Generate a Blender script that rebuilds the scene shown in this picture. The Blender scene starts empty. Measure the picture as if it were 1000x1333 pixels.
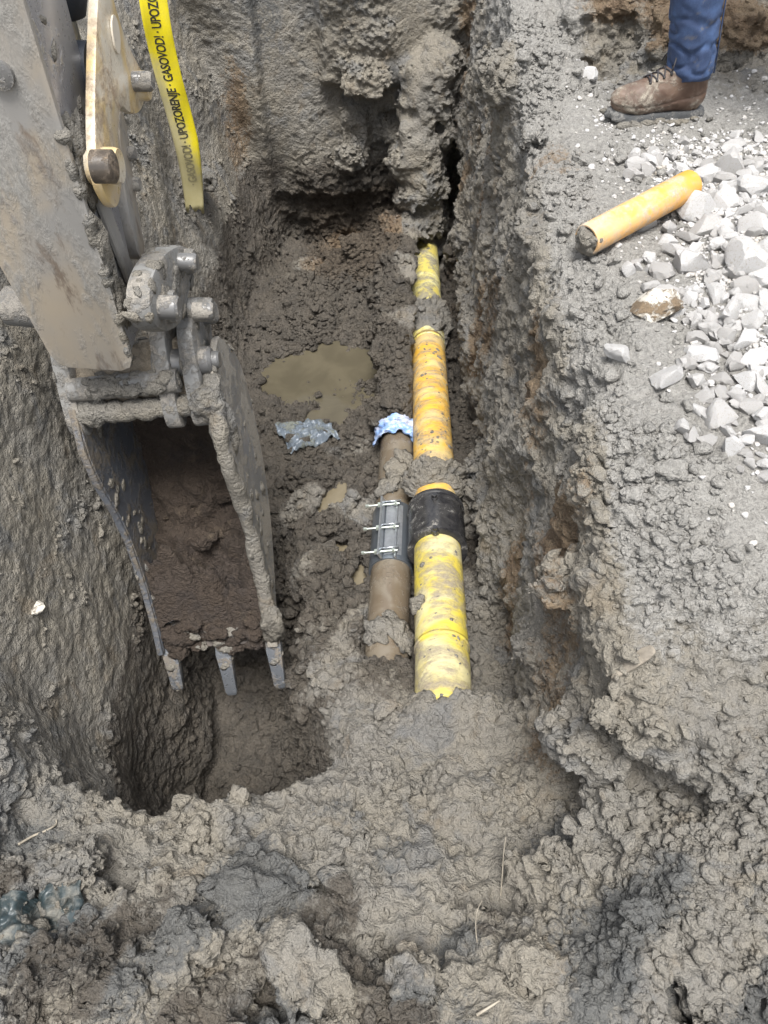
import bpy, bmesh, math, random
import numpy as np
from mathutils import Vector, Matrix, noise as mnoise

# ---------------------------------------------------------------- camera, light, exposure
scene = bpy.context.scene
COL = scene.collection
FPX, TH = 1007.0, math.radians(50)
CAM = np.array([0.0, 0.0, 1.05])
FW = np.array([0, math.cos(TH), -math.sin(TH)])
UP = np.array([0, math.sin(TH), math.cos(TH)])
RT = np.array([1.0, 0, 0])
cam_d = bpy.data.cameras.new("camera")
cam_d.sensor_fit = 'VERTICAL'
cam_d.angle = 2 * math.atan(666.5 / FPX)
cam_d.clip_start = 0.02
cam_d.clip_end = 400
cam = bpy.data.objects.new("camera", cam_d)
cam.location = CAM
cam.rotation_euler = (math.radians(90) - TH, 0, 0)
COL.objects.link(cam)
scene.camera = cam

SUN_EL, SUN_AZ = math.radians(73), math.radians(182)      # azimuth clockwise from +Y
world = bpy.data.worlds.new("World")
scene.world = world
world.use_nodes = True
wn = world.node_tree.nodes
wl = world.node_tree.links
bg = wn["Background"]
sky = wn.new("ShaderNodeTexSky")
sky.sky_type = 'NISHITA'
sky.sun_disc = False
sky.sun_elevation = SUN_EL
sky.sun_rotation = SUN_AZ
sky.dust_density = 3.0
sky.air_density = 1.0
hs = wn.new("ShaderNodeHueSaturation")
hs.inputs["Saturation"].default_value = 0.28
wl.new(sky.outputs[0], hs.inputs["Color"])
wl.new(hs.outputs[0], bg.inputs["Color"])
bg.inputs["Strength"].default_value = 0.074
sun_d = bpy.data.lights.new("sun", 'SUN')
sun_d.energy = 1.5
sun_d.angle = math.radians(24)
sun_d.color = (1.0, 0.975, 0.94)
sun = bpy.data.objects.new("sun", sun_d)
sdir = Vector((math.sin(SUN_AZ) * math.cos(SUN_EL), math.cos(SUN_AZ) * math.cos(SUN_EL), math.sin(SUN_EL)))
sun.rotation_euler = sdir.to_track_quat('Z', 'Y').to_euler()
sun.location = sdir * 20
COL.objects.link(sun)
scene.view_settings.view_transform = 'Standard'
scene.view_settings.look = 'None'
scene.view_settings.gamma = 1.0
scene.view_settings.use_curve_mapping = False
scene.view_settings.exposure = 1.96

random.seed(7)
RNG = np.random.default_rng(11)


def ray(x, y):
    return FW + RT * ((x - 500) / FPX) + UP * ((666.5 - y) / FPX)
def P(x, y, d):
    return Vector(CAM + ray(x, y) * d)
def PX(x, y, X):
    r = ray(x, y)
    return Vector(CAM + r * (X / r[0]))
def PZ(x, y, z):
    r = ray(x, y)
    return Vector(CAM + r * ((z - CAM[2]) / r[2]))


# ---------------------------------------------------------------- numpy noise
PERM = RNG.permutation(256).astype(np.int32)
GRAD = RNG.normal(size=(256, 3)).astype(np.float32)
GRAD /= np.linalg.norm(GRAD, axis=1, keepdims=True)
JIT = RNG.random((256, 3)).astype(np.float32)

def hsh(i, j, k):
    return PERM[(PERM[(PERM[i & 255] + j) & 255] + k) & 255]
def perlin(p, scale, off=0.0):
    q = p * np.float32(1.0 / scale) + np.float32(off)
    i = np.floor(q).astype(np.int32)
    f = (q - i).astype(np.float32)
    u = f * f * f * (f * (f * 6 - 15) + 10)
    res = 0
    for dx in (0, 1):
        wx = u[:, 0] if dx else 1 - u[:, 0]
        for dy in (0, 1):
            wy = u[:, 1] if dy else 1 - u[:, 1]
            for dz in (0, 1):
                wz = u[:, 2] if dz else 1 - u[:, 2]
                g = GRAD[hsh(i[:, 0] + dx, i[:, 1] + dy, i[:, 2] + dz)]
                d = (g[:, 0] * (f[:, 0] - dx) + g[:, 1] * (f[:, 1] - dy) + g[:, 2] * (f[:, 2] - dz))
                res = res + wx * wy * wz * d
    return (res * 1.5).astype(np.float32)
def fbm(p, scale, n=3, off=0.0):
    r, a = 0, 1.0
    for k in range(n):
        r = r + a * perlin(p, scale / 2 ** k, off + 17.3 * k)
        a *= 0.5
    return r
def worley(p, scale, off=0.0):
    q = p * np.float32(1.0 / scale) + np.float32(off)
    i = np.floor(q).astype(np.int32)
    f1 = np.full(len(p), 9, np.float32)
    f2 = np.full(len(p), 9, np.float32)
    for dx in (-1, 0, 1):
        for dy in (-1, 0, 1):
            for dz in (-1, 0, 1):
                c = i + np.array([dx, dy, dz], np.int32)
                pt = c + JIT[hsh(c[:, 0], c[:, 1], c[:, 2])]
                d = q - pt
                d = np.sqrt(d[:, 0] ** 2 + d[:, 1] ** 2 + d[:, 2] ** 2).astype(np.float32)
                f2 = np.minimum(f2, np.maximum(f1, d))
                f1 = np.minimum(f1, d)
    return f1, f2
def facets(p, scale, off=0.0):
    """broken-clod relief: every cell is a plane tilted its own way"""
    q = p * np.float32(1.0 / scale) + np.float32(off)
    i = np.floor(q).astype(np.int32)
    f1 = np.full(len(p), 9, np.float32)
    out = np.zeros(len(p), np.float32)
    for dx in (-1, 0, 1):
        for dy in (-1, 0, 1):
            for dz in (-1, 0, 1):
                c = i + np.array([dx, dy, dz], np.int32)
                h = hsh(c[:, 0], c[:, 1], c[:, 2])
                d = q - c - JIT[h]
                r = np.sqrt(d[:, 0] ** 2 + d[:, 1] ** 2 + d[:, 2] ** 2)
                g = GRAD[(h * 7 + 13) & 255]
                v = (d * g).sum(1) + .55 * (JIT[(h * 5 + 3) & 255][:, 0] - .5) - .35 * r
                m = r < f1
                out = np.where(m, v, out)
                f1 = np.minimum(f1, r)
    return out.astype(np.float32)
def sstep(a, b, x):
    t = np.clip((x - a) / (b - a), 0, 1)
    return t * t * (3 - 2 * t)
def smin(a, b, k):
    h = np.clip(0.5 + 0.5 * (b - a) / k, 0, 1)
    return b * (1 - h) + a * h - k * h * (1 - h)
def smax(a, b, k):
    return -smin(-a, -b, k)
def capsule(p, a, b, ra, rb):
    a, b = np.asarray(a, np.float32), np.asarray(b, np.float32)
    ab = b - a
    t = np.clip(((p - a) @ ab) / (ab @ ab), 0, 1)
    return np.linalg.norm(p - (a + t[:, None] * ab), axis=1) - (ra + (rb - ra) * t)
def ellip(p, c, r):
    c, r = np.asarray(c, np.float32), np.asarray(r, np.float32)
    return (np.linalg.norm((p - c) / r, axis=1) - 1) * r.min()


# pipes (centre lines, metres)
GAS_R, WAT_R = 0.080, 0.0715
def gas(y):
    return np.interp(y, [0.6, 1.1, 3.65, 4.5], [0.147, 0.170, 0.230, 0.245]), np.interp(y, [0.6, 1.1, 3.65, 4.5], [-0.86, -0.955, -1.425, -1.50])
def wat(y):
    return np.interp(y, [0.8, 1.31, 2.2, 4.2], [-0.01, 0.012, 0.052, 0.14]), np.interp(y, [0.8, 1.31, 2.2, 4.2], [-1.09, -1.14, -1.245, -1.45])

# ---------------------------------------------------------------- terrain: an implicit solid, meshed by surface nets
def axis(segs):
    out = [segs[0][0]]
    for a, b, h0, h1 in segs:
        x = a
        while x < b - 1e-6:
            t = (x - a) / (b - a)
            x += h0 + (h1 - h0) * t
            out.append(min(x, b))
    return np.unique(np.round(np.array(out), 5)).astype(np.float32)

xs = axis([(-1.9, -1.0, .03, .012), (-1.0, 1.0, .0115, .0115), (1.0, 2.3, .0125, .04)])
ys = axis([(-0.35, 0.15, .03, .011), (0.15, 1.6, .0105, .0115), (1.6, 5.3, .0125, .026)])
zs = axis([(-1.85, -1.6, .025, .013), (-1.6, 0.1, .0115, .0115), (0.1, 0.62, .013, .03)])

PUDDLES = [((-.20, 2.00, -1.265), .045, .13, -.45, 3), ((-.178, 1.73, -1.255), .055, .05, .5, 4), ((-.090, 1.60, -1.24), .035, .075, 0, 5)]
BIG_LUMPS = [   # pixel, radius, height squash: slumped masses of the bank and the spoil
    (850, 35, .14, .7), (960, 25, .13, .8), (985, 105, .09, .8), (935, 112, .06, .7), (900, 60, .10, .7), (775, 25, .12, .6), (320, 1170, .095, 1.0), (410, 1260, .085, .9), (250, 1250, .06, .9), (520, 1170, .07, .8), (90, 1140, .07, .8),
    (600, 1060, .07, .7), (470, 1110, .06, .7), (280, 1075, .07, .6), (380, 1050, .06, .6), (180, 1180, .06, .7),
    (740, 1150, .10, .8), (820, 1080, .10, .8), (910, 1240, .07, 1.0), (780, 960, .09, .8), (860, 930, .08, .7),
    (760, 760, .09, .7), (850, 820, .08, .6), (930, 960, .09, .8), (700, 840, .06, .7), (960, 1190, .09, .7),
    (640, 1250, .08, .9), (560, 1290, .08, .9), (700, 1300, .08, .9), (120, 1290, .09, .8), (40, 1270, .08, .8),
    (730, 260, .10, .7), (475, 90, .12, .9), (455, 200, .08, 1.2),
    (600, 100, .14, .8), (690, 90, .16, .5), (240, 230, .12, .7), (480, 320, .12, .9), (500, 375, .10, .8), (445, 345, .10, .8), (390, 405, .12, .7),
    (360, 420, .10, .7), (450, 640, .05, .7), (420, 800, .07, .8), (460, 900, .06, .8), (390, 900, .07, .8)]
DENTS = [(300, 1200, .05), (360, 1290, .06), (505, 1235, .05), (420, 1170, .035), (640, 1180, .05), 
         (800, 62, .13), (770, 84, .11), (940, 85, .06), (905, 1310, .06), (150, 1140, .05), (60, 1190, .06)]

def field2d(x, y):
    """trench floor height"""
    fl = np.interp(y, [-.5, .0, .2, .45, .65, .85, 1.0, 1.3, 2.2, 2.9, 3.6, 4.4, 5.3],
                   [-.40, -.42, -.47, -.60, -.71, -.86, -1.00, -1.12, -1.27, -1.40, -1.42, -1.50, -1.50]).astype(np.float32) + 0 * x
    xe = np.interp(y, [.6, .75, .95, 1.2, 1.4, 1.7, 2.2], [-.06, -.09, -.19, -.27, -.30, -.34, -.40])
    lip = .64 + .10 * sstep(-.35, -.05, x) - .05 * np.exp(-((x + .5) / .12) ** 2)
    m = sstep(xe + .06, xe - .16, x) * sstep(lip, lip + .12, y) * sstep(2.4, 1.8, y)
    deep = np.interp(y, [0.6, 1.2, 1.5, 2.0, 2.4], [-1.78, -1.74, -1.60, -1.42, -1.36])
    fl = fl * (1 - m) + np.minimum(fl, deep) * m
    fl = fl - .10 * np.exp(-(((x + .30) / .27) ** 2 + ((y - 2.85) / .33) ** 2) ** 1.5)
    gx, _ = wat(y)
    wx, wz = wat(y)
    ridge = sstep(2.38, 2.6, y) * np.exp(-((x - wx) / .105) ** 2) * .02
    fl = fl + ridge
    fl = fl + np.clip(x - .30, 0, 1.2) * .85 * sstep(.85, .5, y)
    # soil packed round the near ends of the pipes
    fl = fl + .17 * np.exp(-(((x - .17) / .16) ** 2 + ((y - .93) / .10) ** 2))
    fl = fl + .07 * np.exp(-(((x - .0) / .10) ** 2 + ((y - 1.10) / .07) ** 2))
    # heap at the foot of the far wall
    for c, rx, ry, rot, sd in PUDDLES:
        ux = (x - c[0]) * math.cos(rot) + (y - c[1]) * math.sin(rot)
        uy = -(x - c[0]) * math.sin(rot) + (y - c[1]) * math.cos(rot)
        k = np.exp(-((ux / rx) ** 2 + (uy / ry) ** 2) ** 2 * .8)
        fl = fl * (1 - k) + (c[2] - .035) * k
    fl = fl - .12 * np.exp(-((x - .235) / .12) ** 2) * sstep(3.0, 3.6, y)
    fl = fl + .20 * sstep(3.5, 4.1, y) * np.exp(-((x - .0) / .17) ** 2) + .10 * np.exp(-(((x + .45) / .2) ** 2 + ((y - 3.55) / .25) ** 2)) - .06 * sstep(3.6, 4.2, y)
    return fl

def ground2d(x, y):
    near = np.interp(y, [-.5, .15, .3, .54, .76, 1.0], [-.47, -.43, -.39, -.28, -.13, -.01])
    nearl = np.interp(y, [-.3, .2, .45, .65, .95, 1.3], [-.42, -.40, -.38, -.28, -.08, 0.0])
    g = np.where(x > 0, near + .10 * sstep(.55, 1.1, x) * sstep(1.0, .3, y), nearl)
    hy = y - (2.98 - .36 * (x - .75))
    g = g + sstep(.62, .85, x) * .52 * sstep(-.05, .75, hy)
    g = g + .05 * sstep(.72, .95, x) * sstep(.75, 1.1, y) * sstep(2.2, 1.7, y)
    g = g - .05 * sstep(.56, .38, x) * (x > 0) * sstep(.6, .9, y) * sstep(2.5, 2.0, y)
    g = g + .10 * sstep(2.4, 3.2, y) * sstep(.7, .5, x) * (x > 0)
    return g

def build_field():
    X = xs[:, None, None]
    Y = ys[None, :, None]
    Z = zs[None, None, :]
    X2, Y2 = np.meshgrid(xs, ys, indexing='ij')
    FL = field2d(X2, Y2).astype(np.float32)[:, :, None]
    G = ground2d(X2, Y2).astype(np.float32)[:, :, None]
    dz = np.clip(-Z, -0.3, 1.6)
    XL = -1.03 + .235 * dz + .13 * sstep(.92, .62, Y) * sstep(.1, .7, dz) - .10 * sstep(2.0, 3.6, Y) * (1 - dz / 1.5) + .05 * sstep(3.4, 4.4, Y)
    lean = np.interp(Y, [.45, .65, .9, 1.5, 2.0], [.30, .12, .06, .05, .045])
    XR = .362 + .02 * np.sin(Y * 6.1) + .012 * np.sin(Y * 14.7 + 1) + lean * np.clip(1.08 - dz, 0, 1.2) + .03 * sstep(2.0, 3.5, Y)
    XR = XR + sstep(.62, .30, Y) * (.5 + .6 * (Z + .7)) * .5
    YB = 4.37 + .06 * sstep(-.05, .3, X) + .025 * np.sin(X * 9 + Z * 4) - .06 * sstep(-.62, -.66, X) - .09 * sstep(-.25, -.22, X) * sstep(-.07, -.10, X) * sstep(-.74, -.80, Z) * sstep(-1.24, -1.18, Z) - .07 * sstep(-.36, -.30, X) * sstep(-.66, -.60, Z) + .05 * sstep(-1.22, -1.3, Z)
    F = smax(XL - X, X - XR, .05)
    F = smax(F, Y - YB, .06)
    F = smax(F, FL - Z, .06)
    F = smin(G - Z, F, .045)
    return F.astype(np.float32)

def detail_amp(p):
    """how lumpy the soil is (0 smooth scraped clay .. 1 broken clods)"""
    x, y, z = p[:, 0], p[:, 1], p[:, 2]
    left = sstep(-.45, -.62, x) * sstep(.55, .8, y)
    flat = sstep(.5, .6, x) * sstep(.72, .95, y) * sstep(-.12, -.03, z) * sstep(2.9, 2.5, y)
    back = 1.3 * sstep(4.0, 4.3, y) * sstep(-.1, -.35, x) * sstep(-1.2, -.9, z)
    near = sstep(1.0, .6, y)
    floor = sstep(-.35, -.2, x) * sstep(.42, .38, x) * sstep(-.9, -1.05, z) * sstep(1.1, 1.4, y)
    floor = np.maximum(floor, sstep(-.15, -.3, x) * sstep(.66, .8, y) * sstep(-1.1, -1.35, z))
    a = 1.0 + .15 * near + .45 * floor - .78 * left - .60 * flat - .45 * back
    a = a - .8 * np.exp(-((x - wat(y)[0]) / .10) ** 4) * sstep(2.4, 2.5, y) * sstep(-1.3, -1.2, z)
    return np.clip(a, .20, 1.5)

def terrain_mesh():
    F = build_field()
    band = np.abs(F) < .15
    bx = lambda g, a, b: np.nonzero((g > a) & (g < b))[0]
    for (xa, xb), (ya_, yb_), (za, zb) in (((-.05, .52), (3.9, 4.7), (-1.65, -.3)), ((-.05, .30), (2.3, 4.3), (-1.5, -1.05))):
        ix, iy, iz = bx(xs, xa, xb), bx(ys, ya_, yb_), bx(zs, za, zb)
        band[ix[0]:ix[-1], iy[0]:iy[-1], iz[0]:iz[-1]] = True
    I, J, K = np.nonzero(band)
    p = np.stack([xs[I], ys[J], zs[K]], 1)
    f = F[I, J, K]
    amp = detail_amp(p)
    d = amp * (.050 * perlin(p, .30) + .024 * perlin(p, .13, 5.1))
    st = p * np.array([1, 1, .35], np.float32)            # vertical fluting on the cut walls
    wall = sstep(.30, .42, p[:, 0]) * sstep(.9, 1.3, p[:, 1]) * sstep(.0, -.12, p[:, 2])
    d = d + wall * .026 * perlin(st, .10, 9.0)
    d = d + sstep(-.5, -.65, p[:, 0]) * sstep(.7, 1.0, p[:, 1]) * .035 * perlin(p, .42, 77.0)
    f = f + d
    # crisp little shelf under the turf edge of the bank
    for (px, py, r, sq) in BIG_LUMPS:
        c = first_hit(F, px, py)
        if c is None:
            continue
        near = np.nonzero(np.abs(p - c).max(1) < r * 2.2)[0]
        if len(near):
            q = p[near]
            wob = .42 * r * perlin(q, r * 1.1, px * .013) + .22 * r * perlin(q, r * .4, py * .017)
            e = -(ellip(q, c - np.array([0, 0, r * .25]), (r, r, r * sq * .9)) + wob)
            f[near] = smax(f[near], e, .02)
    for (px, py, r) in DENTS:
        c = first_hit(F, px, py)
        if c is None:
            continue
        near = np.nonzero(np.abs(p - c).max(1) < r * 2.2)[0]
        if len(near):
            q = p[near]
            e = ellip(q, c, (r, r * .7, r)) + .5 * r * perlin(q, r * .9, px * .017)
            f[near] = smin(f[near], e, .015)
    # mud standing over the far end of the gas pipe, against the end wall
    col = smin(capsule(p, (.243, 4.36, -1.50), (.235, 4.24, -1.26), .125, .16), capsule(p, (.235, 4.24, -1.26), (.20, 4.25, -.97), .16, .18), .05)
    col = smin(col, capsule(p, (.20, 4.27, -.97), (.27, 4.32, -.55), .18, .16), .05)
    col = col + .06 * perlin(p, .14, 3.3) + .03 * perlin(p, .06, 4.4)
    f = smax(f, -col, .03)
    # mud caked along the hidden length of the water pipe
    wl = smin(capsule(p, (.064, 2.44, -1.25), (.10, 3.15, -1.29), .088, .115), capsule(p, (.10, 3.15, -1.29), (.12, 4.1, -1.40), .115, .16), .05)
    wl = wl - .012 + .03 * perlin(p, .16, 6.3) + .02 * perlin(p, .07, 2.4)
    f = smax(f, -wl, .03)
    # room round the exposed lengths of pipe
    for fn, R, y0, y1 in ((gas, GAS_R, 1.08, 4.36), (wat, WAT_R, 1.20, 2.40)):
        cx, cz = fn(p[:, 1])
        dx, dzz = p[:, 0] - cx, p[:, 2] - cz
        e = np.sqrt(dx * dx + np.where(dzz > 0, dzz * np.interp(p[:, 1], [3.9, 4.1], [.42, 1.0]), dzz * 1.3) ** 2) - R * (1.12 + .18 * sstep(2.8, 3.5, p[:, 1]))
        e = np.maximum(e, np.maximum(y0 - p[:, 1], p[:, 1] - y1)) + .02 * perlin(p, .07, 8.8)
        f = smin(f, e, .02)
    # hollows: beside that mud, under the bank, under the spoil lip
    for c, r in [((.425, 4.25, -1.2), (.075, .5, .36)), ((.285, 4.14, -.76), (.035, .09, .045)), ((.02, 4.30, -.82), (.06, .12, .08)),
                 ((-.28, .97, -1.46), (.13, .11, .15)), ((-.33, 1.45, -1.30), (.10, .10, .14)),
                 ((.80, 3.02, .06), (.14, .14, .08))]:
        near = np.nonzero((np.abs(p - np.array(c)) < np.array(r) * 1.8 + .05).all(1))[0]
        if len(near):
            q = p[near]
            f[near] = smin(f[near], ellip(q, c, r) + .035 * perlin(q, .09, 1.7), .02)
    F[I, J, K] = f
    return F

def first_hit(F, px, py):
    r = ray(px, py)
    t = np.arange(.6, 7.5, .01)
    pts = CAM + t[:, None] * r
    i = np.searchsorted(xs, pts[:, 0]).clip(0, len(xs) - 1)
    j = np.searchsorted(ys, pts[:, 1]).clip(0, len(ys) - 1)
    k = np.searchsorted(zs, pts[:, 2]).clip(0, len(zs) - 1)
    s = np.nonzero((F[i, j, k] > 0) & (pts[:, 2] < .6) & (pts[:, 1] > -.3))[0]
    return pts[s[0]].astype(np.float32) if len(s) else None

def surface_nets(F):
    S = F > 0
    n = np.array(F.shape) - 1
    cnt = np.zeros(n, np.uint8)
    for a in (0, 1):
        for b in (0, 1):
            for c in (0, 1):
                cnt += S[a:a + n[0], b:b + n[1], c:c + n[2]]
    act = (cnt > 0) & (cnt < 8)
    I, J, K = np.nonzero(act)
    idx = np.full(n, -1, np.int32)
    idx[I, J, K] = np.arange(len(I))
    V = {}
    for a in (0, 1):
        for b in (0, 1):
            for c in (0, 1):
                V[a, b, c] = F[I + a, J + b, K + c]
    acc = np.zeros((len(I), 3), np.float32)
    num = np.zeros(len(I), np.float32)
    for ax in range(3):
        for u in (0, 1):
            for v in (0, 1):
                c0 = [u, v]; c0.insert(ax, 0)
                c1 = [u, v]; c1.insert(ax, 1)
                f0, f1 = V[tuple(c0)], V[tuple(c1)]
                m = (f0 > 0) != (f1 > 0)
                t = np.where(m, f0 / np.where(m, f0 - f1, 1), 0)
                pos = np.array(c0, np.float32)[None, :].repeat(len(I), 0)
                pos[:, ax] = t
                acc += np.where(m[:, None], pos, 0)
                num += m
    loc = acc / num[:, None]
    co = np.empty_like(loc)
    for ax, (g, i) in enumerate(((xs, I), (ys, J), (zs, K))):
        co[:, ax] = g[i] + loc[:, ax] * (g[i + 1] - g[i])
    quads = []
    for ax in range(3):
        sl0 = [slice(1, -1)] * 3; sl1 = [slice(1, -1)] * 3
        sl0[ax] = slice(0, -1); sl1[ax] = slice(1, None)
        a0, a1 = S[tuple(sl0)], S[tuple(sl1)]
        d = np.nonzero(a0 != a1)
        E = [d[k] + (0 if k == ax else 1) for k in range(3)]
        flip = a0[d]
        o1, o2 = [(1, 2), (2, 0), (0, 1)][ax]
        def cell(s1, s2):
            e = [E[0], E[1], E[2]]
            e[o1] = e[o1] - s1
            e[o2] = e[o2] - s2
            return idx[e[0], e[1], e[2]]
        q = np.stack([cell(1, 1), cell(0, 1), cell(0, 0), cell(1, 0)], 1)
        q[~flip] = q[~flip][:, ::-1]
        quads.append(q)
    return co, np.concatenate(quads)

def subdivide(co, q):
    e = np.concatenate([q[:, [0, 1]], q[:, [1, 2]], q[:, [2, 3]], q[:, [3, 0]]])
    e.sort(axis=1)
    key = e[:, 0].astype(np.int64) * len(co) + e[:, 1]
    uk, inv = np.unique(key, return_inverse=True)
    inv = inv.reshape(-1)
    mid = (co[uk // len(co)] + co[uk % len(co)]) * .5
    cen = co[q].mean(1)
    nv, ne, nq = len(co), len(uk), len(q)
    m = inv.reshape(4, nq) + nv
    c = np.arange(nq) + nv + ne
    out = np.concatenate([np.stack([q[:, k], m[k], c, m[(k + 3) % 4]], 1) for k in range(4)])
    return np.concatenate([co, mid, cen]).astype(np.float32), out.astype(np.int32)

def vnormals(co, q):
    a, b, c, d = (co[q[:, k]] for k in range(4))
    n = np.cross(c - a, d - b)
    out = np.zeros_like(co)
    for k in range(4):
        for ax in range(3):
            out[:, ax] += np.bincount(q[:, k], n[:, ax], len(co))
    return out / np.maximum(np.linalg.norm(out, axis=1, keepdims=True), 1e-9)

def np_mesh(name, co, faces, smooth=True):
    me = bpy.data.meshes.new(name)
    k = faces.shape[1]
    me.vertices.add(len(co))
    me.vertices.foreach_set("co", co.astype(np.float32).ravel())
    me.loops.add(faces.size)
    me.loops.foreach_set("vertex_index", faces.astype(np.int32).ravel())
    me.polygons.add(len(faces))
    me.polygons.foreach_set("loop_start", np.arange(0, faces.size, k, dtype=np.int32))
    if smooth:
        me.polygons.foreach_set("use_smooth", np.ones(len(faces), bool))
    me.update(calc_edges=True)
    return me

# ---------------------------------------------------------------- materials
def new_mat(name):
    m = bpy.data.materials.new(name)
    m.use_nodes = True
    return m, m.node_tree.nodes, m.node_tree.links, m.node_tree.nodes["Principled BSDF"]
def N(nt, kind, **kw):
    n = nt.new(kind)
    for k, v in kw.items():
        if hasattr(n, k) and k not in n.inputs:
            setattr(n, k, v)
        else:
            n.inputs[k].default_value = v
    return n
def rgb(c):
    return (c[0], c[1], c[2], 1.0)
def noise(nt, lk, co, scale, detail=6, rough=.6, dist=0.0):
    n = N(nt, "ShaderNodeTexNoise")
    n.inputs["Scale"].default_value = scale
    n.inputs["Detail"].default_value = detail
    n.inputs["Roughness"].default_value = rough
    n.inputs["Distortion"].default_value = dist
    lk.new(co, n.inputs["Vector"])
    return n.outputs["Fac"]
def ramp(nt, lk, fac, a, b, inv=False):
    r = N(nt, "ShaderNodeMapRange")
    r.interpolation_type = 'SMOOTHSTEP'
    r.inputs["From Min"].default_value = a
    r.inputs["From Max"].default_value = b
    if inv:
        r.inputs["To Min"].default_value = 1
        r.inputs["To Max"].default_value = 0
    lk.new(fac, r.inputs["Value"])
    return r.outputs["Result"]
def mixc(nt, lk, fac, a, b, mode='MIX'):
    m = N(nt, "ShaderNodeMix")
    m.data_type = 'RGBA'
    m.blend_type = mode
    for sock, v in (("Factor", fac), ("A", a), ("B", b)):
        s = [i for i in m.inputs if i.name == sock and (i.type == 'RGBA' if sock != "Factor" else i.type == 'VALUE')][0]
        if isinstance(v, (int, float)):
            s.default_value = v
        elif isinstance(v, tuple):
            s.default_value = rgb(v)
        else:
            lk.new(v, s)
    return [o for o in m.outputs if o.type == 'RGBA'][0]
def mth(nt, lk, op, a, b=0.0):
    m = N(nt, "ShaderNodeMath")
    m.operation = op
    for i, v in enumerate((a, b)):
        if isinstance(v, (int, float)):
            m.inputs[i].default_value = v
        else:
            lk.new(v, m.inputs[i])
    return m.outputs[0]
def bump(nt, lk, h, bs, strength=.5, dist=.01):
    b = N(nt, "ShaderNodeBump")
    b.inputs["Strength"].default_value = strength
    b.inputs["Distance"].default_value = dist
    lk.new(h, b.inputs["Height"])
    lk.new(b.outputs[0], bs.inputs["Normal"])
    return b

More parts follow.
